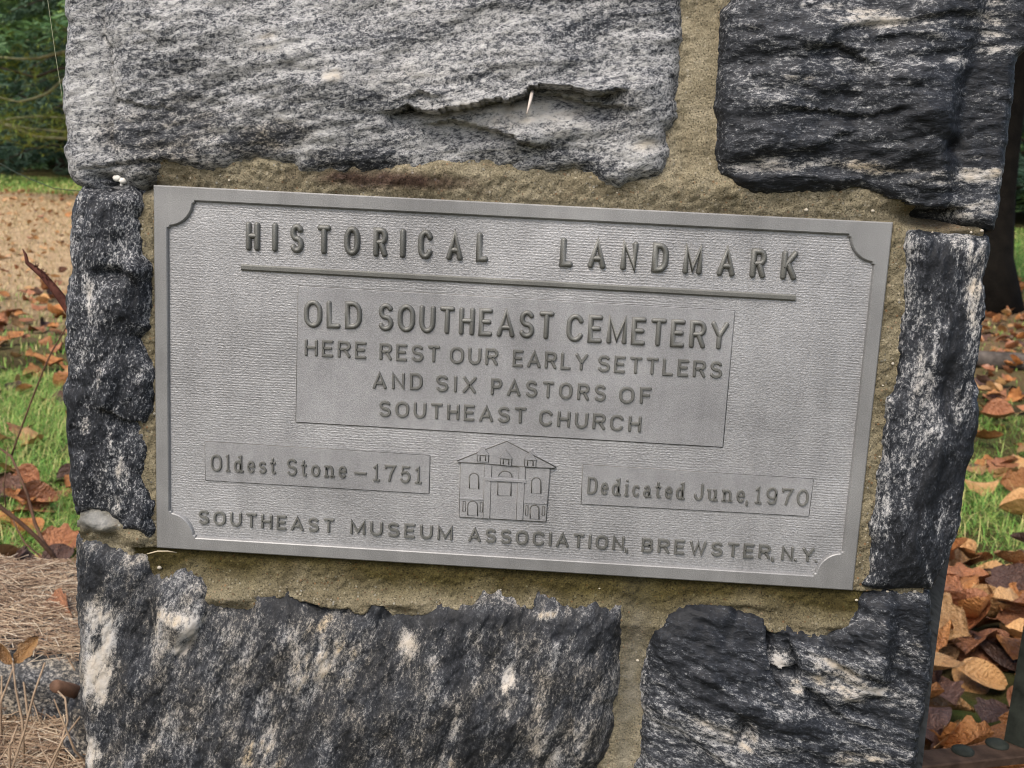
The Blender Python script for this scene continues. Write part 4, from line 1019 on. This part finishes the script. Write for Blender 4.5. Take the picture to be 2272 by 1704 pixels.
# ------------------------------------------------------------------ grass
def grass(name, n, xr, yr, h0, h1, w, mat, dens=None, lean=.6, label=''):
    x = RNG.uniform(*xr, n); y = RNG.uniform(*yr, n)
    if dens is not None:
        k = RNG.random(n) < dens(x, y); x, y = x[k], y[k]
    k = ~((np.abs(x) < .42) & (y < .8)); x, y = x[k], y[k]; n = len(x)
    z = gz(x, y); h = RNG.uniform(h0, h1, n); a = RNG.uniform(0, 2 * np.pi, n); ln = RNG.uniform(.15, 1, n) * lean * h
    dx, dy = np.cos(a), np.sin(a); px, py = -dy, dx; ww = w * RNG.uniform(.6, 1.3, n)
    V = []
    for t, wf in ((0, 1), (.55, .8), (1, .12)):
        bx = x + dx * ln * t * t; by = y + dy * ln * t * t; bz = z + h * (t - .25 * t * t * (ln / h))
        V.append(np.stack([bx - px * ww * wf, by - py * ww * wf, bz], 1)); V.append(np.stack([bx + px * ww * wf, by + py * ww * wf, bz], 1))
    A = np.stack(V, 1).reshape(-1, 3); b0 = np.arange(n) * 6
    F = np.concatenate([np.stack([b0, b0 + 1, b0 + 3, b0 + 2], 1), np.stack([b0 + 2, b0 + 3, b0 + 5, b0 + 4], 1)])
    me = bpy.data.meshes.new(name)
    me.vertices.add(len(A)); me.vertices.foreach_set('co', A.ravel())
    me.loops.add(F.size); me.loops.foreach_set('vertex_index', F.ravel())
    me.polygons.add(len(F)); me.polygons.foreach_set('loop_start', np.arange(0, F.size, 4))
    me.update(calc_edges=True)
    t_ = me.attributes.new('tint', 'FLOAT', 'POINT'); t_.data.foreach_set('value', np.repeat(RNG.random(n), 6).astype(np.float32))
    me.materials.append(mat); me.update()
    o = bpy.data.objects.new(name, me); COL.objects.link(o); tag(o, label, 'grass', kind='stuff')
    return o
def grass_mat(name, stops):
    m, nt, b = new_mat(name)
    L(nt, ramp(nt, attr(nt, 'tint'), stops), b.inputs['Base Color']); b.inputs['Roughness'].default_value = .6
    return m
m_g1 = grass_mat('green_grass', [(0, (.07, .17, .02)), (.4, (.14, .31, .04)), (.65, (.25, .40, .07)), (.82, (.42, .42, .12)), (1, (.60, .50, .22))])
m_g2 = grass_mat('dry_grass', [(0, (.17, .18, .055)), (.3, (.34, .26, .12)), (.7, (.52, .38, .21)), (1, (.62, .48, .30))])
gp = lambda x, y: .25 + .75 * sstep(-.2, .1, pn(x * 1.1, y * 1.1, 90))
grass('grass', 60000, (-3.2, -.4), (1.75, 4.6),   .035, .10, .0014, m_g1, gp, 2.2, 'green grass blades growing left of the pillar among fallen leaves')
grass('grass', 45000, (.4, 3.0), (1.5, 5.0),   .03, .09, .0014, m_g1, lambda x, y: gp(x, y) * sstep(1.9, 2.5, y), 2.2, 'green grass blades growing right of the pillar among fallen leaves')
grass('grass', 26000, (-6, -.6), (4.4, 10), .02, .05, .003, m_g1, lambda x, y: .55 * gp(x, y) * (1 - sstep(6.5, 9, y)), .9, 'short thin grass of the lawn behind the left of the pillar')
grass('grass', 60000, (-13, 1), (6.5, 19.5), .02, .045, .005, m_g2, None, .9, 'dry tan grass of the far lawn at left')
grass('grass', 40000, (-15, 1), (18.2, 22.5), .03, .08, .007, m_g1, None, .9, 'strip of greener grass before the evergreen trees')
grass('grass', 14000, (.6, 7), (4.6, 12), .02, .05, .003, m_g1, lambda x, y: .6 * gp(x, y), .9, 'thin grass among leaves behind the right of the pillar')
grass('grass', 30000, (1.5, 10), (13, 22), .03, .07, .005, m_g1, None, .9, 'bright green lawn beyond the big tree trunk at right')

# ------------------------------------------------------------------ rock ledge with pine needles, lower left
m_rock = gneiss('lichened_rock', 5, 9, stretch=1.3, grain=300, gain=1.2, band=1.2, bands=12)
def boulder(name, c, sz, seed, mat, label, cat, flat=.6, bias=.5, warm=.5):
    nu, nv = 48, 28; V = []; F = []
    for i in range(nv + 1):
        th = math.pi * i / nv
        for k in range(nu):
            ph = 2 * math.pi * k / nu
            p = np.array([math.sin(th) * math.cos(ph), math.sin(th) * math.sin(ph), math.cos(th)])
            p = np.sign(p) * np.abs(p) ** flat
            V.append(p)
    V = np.array(V)
    n_ = fbm(V[:, 0] * 2 + V[:, 2] * 1.3, V[:, 1] * 2 - V[:, 2] * .9, 5, seed)
    V = V * (1 + .10 * n_[:, None]) * np.array(sz) / 2 + np.array(c)
    for i in range(nv):
        for k in range(nu): F.append((i * nu + k, (i + 1) * nu + k, (i + 1) * nu + (k + 1) % nu, i * nu + (k + 1) % nu))
    o = mesh_obj(name, V, F, mat, None, True, attrs={'bias': np.full(len(V), bias), 'warm': np.full(len(V), warm)})
    return tag(o, label, cat)
RT = .30
rb = [at_z(60, 1255, RT), at_z(60, 1440, RT)]
yb, yf = rb[0][1], rb[1][1]
boulder('boulder', (-1.10, (yb + yf) / 2, RT - .16), (1.40, yb - yf + .06, .33), 3, m_rock, 'broad flat rock beside the pillar, its top matted with brown pine needles', 'rock', .38, .42, .6)
q = at(150, 1530, .66)
boulder('boulder', (q[0] + .10, .76, q[2] - .07), (.24, .24, .17), 5, m_rock, 'small lichened rock low against the left edge of the pillar', 'rock', .6, .36, .7)
def bank(x, y):
    return .20 * float(sstep(-.45, .35, y)) + .035 * float(fbm(x * 5, y * 5, 3, 66)) - .02 - .22 * float(sstep(1.0, 1.5, y))
nb = 70
xs_ = np.linspace(-1.9, -.37, nb); ys_ = np.linspace(-.6, 1.5, nb)
Vb = [(x, y, bank(x, y)) for y in ys_ for x in xs_]
Fb = [(j_ * nb + i_, j_ * nb + i_ + 1, (j_ + 1) * nb + i_ + 1, (j_ + 1) * nb + i_) for j_ in range(nb - 1) for i_ in range(nb - 1)]
tag(mesh_obj('ground', Vb, Fb, simple('needle_soil', (.085, .058, .036), .95, .5, 30, 120, .01)), kind='structure')
m_needle = grass_mat('dead_pine_needles', [(0, (.10, .055, .03)), (.4, (.24, .15, .085)), (.8, (.42, .32, .21)), (1, (.52, .44, .33))])
def needles(name, n, cx, cy, sx_, sy_, zfun, label, ln=(.04, .10), r=.0006, spread=.9):
    A = []; F = []; tint = []
    for i in range(n):
        x = cx + random.uniform(-1, 1) * sx_; y = cy + random.uniform(-1, 1) * sy_; z = zfun(x, y) + random.random() ** 2 * .014
        a = random.gauss(0, spread); l = random.uniform(*ln) / 2; dz = random.gauss(0, .12) * l; b_ = random.gauss(0, .008)
        d_ = np.array([math.cos(a), math.sin(a)]); p_ = np.array([-d_[1], d_[0]]) * r
        n0 = len(A); tv = random.random()
        for t in (-1, 0, 1):
            off = b_ * (1 - t * t)
            for s in (-1, 1): A.append((x + d_[0] * l * t + p_[0] * s * 1 - d_[1] * off, y + d_[1] * l * t + p_[1] * s + d_[0] * off, z + dz * t + (r if s > 0 else 0))); tint.append(tv)
        F += [(n0, n0 + 1, n0 + 3, n0 + 2), (n0 + 2, n0 + 3, n0 + 5, n0 + 4)]
    o = mesh_obj(name, A, F, m_needle, None, False, attrs={'tint': tint})
    return tag(o, label, 'pine needles', kind='stuff')
needles('pine_needles', 9000, -.98, (yb + yf) / 2, .48, (yb - yf) / 2 + .01, lambda x, y: RT + .008 + .012 * float(pn(x * 9, y * 9, 71)) - .3 * max(0, abs(y - (yb + yf) / 2) - (yb - yf) * .42), 'mat of brown pine needles on the flat rock left of the pillar')
needles('pine_needles', 11000, -.80, .70, .34, .34, lambda x, y: bank(x, y) + .004, 'loose pine needles and straw lying on the bank at the pillar foot', ln=(.04, .13), spread=1.5)
m_stem = simple('dry_weed_stem', (.30, .22, .15), .8, .3, 40, 120, .0006)
m_twig = simple('brown_twig', (.13, .075, .05), .75, .35, 50, 160, .0008)
m_hairy = simple('reddish_hairy_bark', (.085, .034, .026), .85, .4, 70, 260, .0012)
# dry weeds in front of the rock
weeds = empty('dried_weeds', at(60, 1700, .62), 'clump of dry broken weed stems in front of the flat rock', 'weeds')
random.seed(31)
stems = [[(0, 1560), (20, 1510), (33, 1470)], [(50, 1600), (35, 1530), (28, 1470)], [(62, 1590), (55, 1530), (47, 1475)], [(22, 1720), (55, 1620), (75, 1540), (100, 1470)], [(40, 1640), (62, 1500), (90, 1462)], [(65, 1540), (75, 1500), (85, 1490)], [(95, 1540), (108, 1480), (128, 1450)], [(100, 1720), (140, 1640), (178, 1590)],
         [(20, 1660), (38, 1612), (42, 1608)], [(110, 1720), (135, 1650), (150, 1600), (145, 1550), (125, 1530)], [(45, 1440), (55, 1420), (66, 1392)], [(142, 1490), (148, 1440), (150, 1400)], [(160, 1460), (158, 1420), (162, 1385)], [(5, 1700), (2, 1600), (4, 1500)], [(130, 1425), (155, 1455), (172, 1465)], [(75, 1440), (110, 1436), (140, 1452)]]
for i, S_ in enumerate(stems):
    m = MB(); yd = ([.30, .22, .35, .16, .40, .42, .38, .10, .2, .14, .55, .45, .45, .3, .45, .5][i] + .42)
    pts = [at(px, py, yd + .02 * j) for j, (px, py) in enumerate(S_)]
    if i in (0, 1, 2, 3, 7, 8, 9, 13): pts = [np.array([pts[0][0], pts[0][1], pts[0][2] - .22])] + pts
    m.tube(pts, np.linspace(.0022, .0014, len(pts)), 6, .1)
    o = m.build('stem', m_stem, weeds)
for i in range(70):
    x = random.uniform(-.92, -.56); y = random.uniform(.50, .92); a = random.uniform(0, 6.28); ln = random.uniform(.05, .20)
    p0 = np.array([x, y, bank(x, y) - .01]); d_ = np.array([math.cos(a) * .55, math.sin(a) * .3, random.uniform(.25, 1.0)])
    bend = np.array([random.gauss(0, .02), random.gauss(0, .02), 0])
    m = MB(); m.tube([p0, p0 + d_ * ln * .5 + bend, p0 + d_ * ln + bend * .5], [random.uniform(.0012, .0026)] * 2 + [.0009], 6, .12)
    m.build('stem', m_stem, weeds)
def solo_leaf(k, M, label, name='fallen_leaf', group=None):
    o = bpy.data.objects.new(name, protos[k][0]); COL.objects.link(o); o.matrix_world = M
    return tag(o, label, 'leaf', group or 'single leaves caught by the rock and weeds')
def face_leaf(p0, p1, wn_, wd=.6):
    """matrix putting the leaf's stalk end at p0 and its tip at p1"""
    a = Vector(p0); c = Vector(p1); x = (c - a); s = x.length; x.normalize()
    n_ = Vector(wn_); y = n_.cross(x).normalized(); z = x.cross(y)
    return Matrix.Translation((a + c) / 2) @ Matrix((x, y, z)).transposed().to_4x4() @ Matrix.Diagonal((s, s * wd, s * .7, 1))
pr = {(mi, k): i for i, (me_, mi, k) in enumerate(protos)}
solo_leaf(pr[(3, 3)], face_leaf(at(165, 1410, 0.90), at(112, 1305, 1.02), (-.2, -1, .5), .42), 'narrow reddish brown leaf leaning on the pine needles beside the pillar')
solo_leaf(pr[(1, 4)], face_leaf(at(30, 1472, 0.70), at(2, 1425, 0.70), (.1, -1, .3)), 'pale tan curled leaf on a weed stem at the far lower left')
solo_leaf(pr[(1, 2)], face_leaf(at(34, 1472, 0.70), at(88, 1412, 0.72), (.1, -1, .5)), 'golden rolled leaf standing on a weed stem by the pine needles')
solo_leaf(pr[(0, 4)], face_leaf(at(145, 1490, 0.82), at(178, 1455, 0.85), (0, -1, .6)), 'orange brown leaf jammed between the small rock and the pillar')
solo_leaf(pr[(3, 1)], face_leaf(at(22, 1272, 1.22), at(58, 1268, 1.22), (0, -.4, 1)), 'small red brown leaf lying at the back of the pine needles')
solo_leaf(pr[(1, 0)], face_leaf(at(60, 1288, 1.15), at(108, 1304, 1.15), (0, -.4, 1)), 'narrow straw yellow leaf lying on the pine needles')
solo_leaf(pr[(1, 5)], face_leaf(at(72, 1368, 1.05), at(122, 1378, 1.05), (0, -.4, 1)), 'yellow buff leaf on the front of the pine needles')
m = MB(); m.tube([at(200, 1548, .72), at(160, 1532, .68), at(122, 1522, .64)], [.011, .011, .010], 8, .08)
tag(m.build('broken_branch', m_twig), 'stub of a broken brown branch against the left edge of the pillar', 'branch')

# bare shrub
shrub = empty('bare_shrub', at(150, 1275, 1.3), 'bare brown shrub with thin canes rising behind the flat rock', 'shrub')
def cane(pts, r0, r1, y0, y1, name='cane', mat=m_twig):
    m = MB(); n = len(pts)
    P = [at(px, py, y0 + (y1 - y0) * i / (n - 1)) for i, (px, py) in enumerate(pts)]
    m.tube(P, np.linspace(r0, r1, n), 7, .12); return m.build(name, mat, shrub)
cane([(160, 1300), (135, 1260), (112, 1225), (80, 1191), (40, 1155), (0, 1125), (-60, 1085)], .0056, .0042, 1.3, 1.2)
cane([(112, 1225), (95, 1202), (77, 1159), (61, 1098), (42, 1051), (25, 1013), (0, 995), (-30, 985)], .0042, .0021, 1.3, 1.36)
cane([(25, 1013), (38, 975), (53, 934), (77, 870), (97, 820), (114, 782), (146, 728), (175, 700)], .0023, .0014, 1.36, 1.3)
cane([(13, 1125), (9, 1090), (11, 1059), (17, 992)], .0015, .0009, 1.22, 1.22)
cane([(122, 1262), (90, 1235), (55, 1205), (37, 1172), (20, 1130)], .0026, .0014, 1.28, 1.33)
branch = empty('hairy_branch', at(175, 710, .5), 'thick reddish hairy branch tip poking out from behind the left edge of the pillar', 'branch')
m = MB(); bp = [(200, 760), (148.5, 678.5), (119, 639), (93, 609), (75, 594), (60, 583), (57, 565), (50, 552)]
P = [at(px, py, .5) for px, py in bp]; m.tube(P, [.0068, .0062, .0055, .0042, .0034, .0028, .0019, .0006], 9, .14); m.build('twig', m_hairy, branch)
m = MB()
for i in range(60):
    t = random.random() * 3.2 + 1; k = int(t); f = t - k
    q = P[k] * (1 - f) + P[k + 1] * f; d_ = np.array([random.uniform(-.3, 1), random.uniform(-1, .3), random.uniform(-.3, 1)]); d_ = d_ / np.linalg.norm(d_)
    m.tube([q + d_ * .002, q + d_ * random.uniform(.006, .011)], [.0008, .0003], 4)
m.build('hairs', m_hairy, branch)
m = MB(); m.tube([at(px, py, 1.6) for px, py in [(-120, 300), (-40, 340), (34, 382), (74, 400), (119, 418), (175, 424), (320, 420)]], .0011, 6)
tag(m.build('wire', simple('dark_wire', (.05, .065, .05), .6, .2)), 'thin dark wire sagging across the lawn behind the pillar at left', 'wire')

# ------------------------------------------------------------------ iron fence, lower right
m_rust = simple('rusty_iron', (.07, .045, .032), .75, .45, 40, 160, .0012)
m_iron = simple('mossy_black_iron', (.030, .034, .028), .65, .5, 45, 180, .001)
FZ = .37
fence = empty('iron_fence', at_z(2100, 1700, FZ - .3), 'rusty iron fence rail with an upright post, bolted beside the pillar at lower right', 'fence')
a0 = at_z(2040, 1664, FZ); a1 = at_z(2204, 1648, FZ); b0 = at_z(2063, 1699, FZ); b1 = at_z(2243, 1682, FZ)
dirv = Vector(a1 - a0); dirv.z = 0; dirv.normalize(); nv = Vector((-dirv.y, dirv.x, 0))
wid = abs(Vector(b0 - a0).dot(nv))
def rail_pt(s, w, z): 
    p = Vector(a0) + dirv * s - nv * w; return (p.x, p.y, z)
V = []
for s in (-.06, 1.6):
    for w, z in ((0, FZ - .002), (.002, FZ), (wid - .002, FZ), (wid, FZ - .002), (wid, FZ - .012), (0, FZ - .012)): V.append(rail_pt(s, w, z))
F = [(i, (i + 1) % 6, 6 + (i + 1) % 6, 6 + i) for i in range(6)] + [tuple(range(5, -1, -1)), tuple(range(6, 12))]
mesh_obj('rail', V, F, m_rust, fence, False)
for (px, py, rr) in ((2136, 1668, .0155), (2212, 1653, .016)):
    q = at_z(px, py, FZ); m = MB()
    for r_, z in ((rr, .0005), (rr, .003), (rr * .7, .006), (rr * .1, .0072)): 
        m.V += [(q[0] + r_ * math.cos(t), q[1] + r_ * math.sin(t), FZ + z) for t in np.linspace(0, 2 * math.pi, 20, endpoint=False)]
    for k in range(3): m.F += [(k * 20 + i, k * 20 + (i + 1) % 20, k * 20 + 20 + (i + 1) % 20, k * 20 + 20 + i) for i in range(20)]
    m.F.append(tuple(range(60, 80)))
    m.build('bolt_head', m_iron, fence)
q = at_z(2222, 1643, FZ); ps = .048
ang = math.atan2(dirv.y, dirv.x)
rot = Matrix.Rotation(ang + .55, 3, 'Z')
pc = Vector((q[0] + .036, q[1], 0))
m = MB(); m.box((pc.x + .012, pc.y, FZ + .42), (ps, ps, .84), Matrix.Rotation(.028, 3, 'Y') @ rot)
m.build('post', m_iron, fence, False)

# log and tree, right
lg = ground_at(2183, 819); lg2 = ground_at(2272, 824)
dv = Vector(lg2 - lg); dv.z = 0; dv.normalize()
pts = [Vector(lg) + dv * s + Vector((0, .05, .055)) for s in np.linspace(-1.2, 3.5, 16)]
for p in pts: p.z = float(gz(p.x, p.y)) + .055
m = MB(); m.tube([tuple(p) for p in pts], [.060 + .006 * math.sin(i * 1.7) for i in range(16)], 14, .06)
tag(m.build('fallen_log', simple('weathered_log', (.085, .072, .062), .85, .6, 14, 60, .006)), 'grey weathered log lying on leafy grass right of the pillar', 'log')

# ------------------------------------------------------------------ trees
m_bark = simple('dark_bark', (.045, .036, .028), .9, .5, 9, 40, .02)
m_bark2 = simple('mossy_bark', (.009, .0075, .0055), .9, .5, 9, 45, .02)
m_limb = simple('lichened_limb', (.16, .16, .09), .85, .4, 12, 60, .004)
m_fol = grass_mat('evergreen_needles', [(0, (.02, .055, .022)), (.4, (.06, .14, .048)), (.75, (.13, .24, .065)), (1, (.26, .36, .06))])
m_fol2 = grass_mat('deep_green_needles', [(0, (.014, .038, .022)), (.5, (.032, .078, .044)), (1, (.06, .12, .06))])
def trunk(mb, x, y, r, h, flare=1.8):
    z0 = float(gz(x, y)) - .1; pts = []; rr = []
    for i in range(16):
        t = i / 15; pts.append((x + .05 * math.sin(t * 5 + x), y, z0 + h * t)); rr.append(r * (1 - .75 * t) * (1 + (flare - 1) * math.exp(-t * h / .35)))
    mb.tube(pts, rr, 16, .06)
def foliage_arrays(seed, h0, h1, R, n_br, tuft, tl):
    r = np.random.default_rng(seed); A = []; tint = []; limbs = MB()
    for i in range(n_br):
        t = r.random(); z = h0 + (h1 - h0) * t ** 1.15; a = r.uniform(0, 2 * np.pi); ln = R * (1 - .75 * t) * r.uniform(.65, 1.1)
        dro = r.uniform(.02, .28); pts = []
        for k in range(6):
            s = k / 5; pts.append(np.array([math.cos(a) * ln * s, math.sin(a) * ln * s, z + .25 * ln * s * (1 - s) * 1.6 - dro * ln * s * s]))
        limbs.tube(pts, np.linspace(.03, .006, 6), 5)
        tt = tuft * r.uniform(.5, 1.3)
        m_ = int(tt * ln); s = r.uniform(.15, 1.05, m_) ** .8
        P = np.array([pts[min(4, int(q * 5))] + (pts[min(4, int(q * 5)) + 1] - pts[min(4, int(q * 5))]) * (q * 5 - min(4, int(q * 5))) for q in s])
        P = P + r.normal(0, .09, P.shape) * np.array([1, 1, .45]) * (1.0 + .6 * np.sin(s * 3.1))[:, None]
        tv = np.clip(r.random() * .5 + r.random(m_) * .5, 0, 1)
        for q in range(5):
            dr = r.normal(0, 1, P.shape); dr[:, 2] = dr[:, 2] * .5 - .25; dr[:, 0] += math.cos(a) * .8; dr[:, 1] += math.sin(a) * .8
            dr /= np.linalg.norm(dr, axis=1)[:, None]
            l = tl * r.uniform(.6, 1.3, (len(P), 1)); sd_ = np.cross(dr, r.normal(0, 1, P.shape)); sd_ /= np.linalg.norm(sd_, axis=1)[:, None]
            w_ = .10 * l
            A.append(np.stack([P - sd_ * w_ * .4, P + sd_ * w_ * .4, P + dr * l * .6 + sd_ * w_, P + dr * l], 1).reshape(-1, 3)); tint.append(np.repeat(tv, 4))
    return np.concatenate(A), np.concatenate(tint), limbs
def crown_mesh(seed, h0, h1, R, n_br, tuft, tl, mat):
    A, tint, limbs = foliage_arrays(seed, h0, h1, R, n_br, tuft, tl)
    F = np.arange(len(A)).reshape(-1, 4)
    me = bpy.data.meshes.new('crown'); me.vertices.add(len(A)); me.vertices.foreach_set('co', A.ravel().astype(np.float32)); me.loops.add(F.size); me.loops.foreach_set('vertex_index', F.ravel())
    me.polygons.add(len(F)); me.polygons.foreach_set('loop_start', np.arange(0, F.size, 4)); me.update(calc_edges=True)
    t_ = me.attributes.new('tint', 'FLOAT', 'POINT'); t_.data.foreach_set('value', tint.astype(np.float32)); me.materials.append(mat); me.update()
    lm = bpy.data.meshes.new('limbs'); lm.from_pydata([tuple(v) for v in limbs.V], [], limbs.F); lm.materials.append(m_bark)
    return me, lm
cm = [crown_mesh(1, .5, 9, 3.2, 110, 95, .16, m_fol), crown_mesh(2, .35, 8, 2.8, 110, 95, .15, m_fol2), crown_mesh(3, 2.2, 11, 3.6, 120, 80, .18, m_fol)]
def tree(x, y, ci, s, r, h, label, group='evergreen trees behind the lawn', name='evergreen_tree'):
    z0 = float(gz(x, min(y, 60)))
    t = empty(name, (x, y, z0), label, 'tree', group)
    m = MB(); pts = [(.04 * math.sin(i), 0, -.1 + h * i / 14) for i in range(15)]
    m.tube(pts, [r * (1 - .8 * i / 14) * (1 + .7 * math.exp(-i * h / 14 / .4)) for i in range(15)], 14, .06)
    o = m.build('trunk', m_bark, t, loc=(0, 0, 0))
    for nm, me in (('crown', cm[ci][0]), ('limbs', cm[ci][1])):
        o = bpy.data.objects.new(nm, me); COL.objects.link(o); o.parent = t; o.scale = (s, s, s); o.rotation_euler = (0, 0, random.uniform(0, 6.28))
    return t
specs = [(-9.6, 22.8, 1, 1.0, .2), (-11.6, 25.5, 0, 1.15, .25), (-8.2, 26.5, 1, 1.2, .22), (-13.8, 28, 0, 1.3, .25), (-6.0, 28.5, 2, 1.25, .3), (-10.2, 31, 0, 1.5, .3), (-7.6, 33.5, 1, 1.6, .3), (-14.5, 35, 0, 1.6, .3), (-4, 31, 1, 1.3, .3), (-1, 29, 0, 1.2, .3),
         (2.5, 30, 1, 1.3, .3), (6.5, 27, 0, 1.2, .28), (9.5, 24, 1, 1.2, .25), (12.5, 27, 0, 1.4, .3), (8, 33, 1, 1.6, .3), (16, 30, 0, 1.5, .3), (-18, 30, 1, 1.5, .3), (-12, 40, 0, 2, .35), (-5, 42, 1, 2, .35), (3, 40, 0, 2, .35), (10, 40, 1, 2, .35), (17, 41, 0, 2, .35), (-19, 43, 0, 2, .35)]
vis = {0: 'dense dark green spruce at the back edge of the lawn, left of the pillar', 1: 'green evergreen with drooping boughs behind the small spruce at left'}
for i, (x, y, ci, s, r) in enumerate(specs):
    tree(x, y, ci, s, r, 10 * s, vis.get(i, 'tall dark evergreen standing in the woods %s the pillar' % ('far to the left of' if x < -6 else 'beyond' if x < 5 else 'to the right of')))
# pine whose long lichened boughs reach across at the upper left
px_, py_ = -5.2, 17.5
pine = empty('pine_tree', (px_, py_, float(gz(px_, py_))), 'pine reaching long bare lichen green boughs across the upper left', 'tree')
m = MB(); trunk(m, px_, py_, .26, 11); m.build('trunk', m_bark, pine)
lims = [[(330, 70), (200, 92), (140, 62), (80, 85), (0, 110), (-60, 118)], [(330, 90), (220, 105), (140, 115), (85, 129), (40, 131), (0, 127), (-60, 132)], [(330, 140), (220, 150), (135, 152), (100, 163), (78, 172), (40, 160), (0, 150), (-60, 140)], [(330, 150), (200, 160), (140, 178), (105, 208), (70, 220), (40, 226), (0, 216), (-60, 220)],
        [(330, 250), (220, 290), (140, 307), (105, 305), (80, 303), (40, 287), (0, 273), (-60, 250)], [(330, 260), (220, 280), (140, 292), (60, 285), (0, 272), (-50, 260)], [(-60, 300), (0, 270), (35, 262), (90, 258), (140, 262), (260, 240)]]
for i, S_ in enumerate(lims):
    m = MB(); P = [at(px, py, 16.5 + .15 * i) for px, py in S_]; m.tube(P, np.linspace(.032, .012, len(P)), 6, .2)
    if i == 2: m.build('bough', m_bark, pine)
    else: m.build('bough', m_limb, pine)
A = []; tint = []
for i, S_ in enumerate(lims):
    P = [at(px, py, 16.5 + .15 * i) for px, py in S_]
    for k in range(len(P) - 1):
        for q in range(20 if i in (4, 5, 6) else 6):
            t = random.random(); c0 = P[k] * (1 - t) + P[k + 1] * t + np.array([random.gauss(0, .22), random.gauss(0, .4), random.gauss(.0, .12)])
            for _ in range(7):
                d_ = np.random.default_rng(len(A)).normal(0, 1, 3); d_[2] *= .5; d_ /= np.linalg.norm(d_); sd_ = np.cross(d_, [0, .3, 1]); l = random.uniform(.09, .18)
                A += [c0 - sd_ * .006, c0 + sd_ * .006, c0 + d_ * l * .6 + sd_ * .010, c0 + d_ * l]; tint += [random.uniform(.5, 1)] * 4
me_o = mesh_obj('crown', A, [(i, i + 1, i + 2, i + 3) for i in range(0, len(A), 4)], grass_mat('yellow_green_needles', [(0, (.04, .09, .02)), (.6, (.13, .20, .03)), (1, (.28, .36, .05))]), pine, False, attrs={'tint': tint})
o = bpy.data.objects.new('crown', cm[2][0]); COL.objects.link(o); o.parent = pine
# big trunk on the right
bq = ground_at(2225, 690)
big = empty('broad_tree', (bq[0], bq[1], float(gz(bq[0], bq[1]))), 'big dark tree trunk with a flared mossy base right of the pillar', 'tree')
m = MB(); x0 = at(2200, 600, bq[1])[0]; trunk(m, x0, bq[1] + .25, .29, 9, 1.75); m.build('trunk', m_bark2, big)
o = bpy.data.objects.new('crown', cm[2][0]); COL.objects.link(o); o.parent = big; o.location = (x0 - bq[0], .25, 1.2); o.scale = (1, 1, 1)
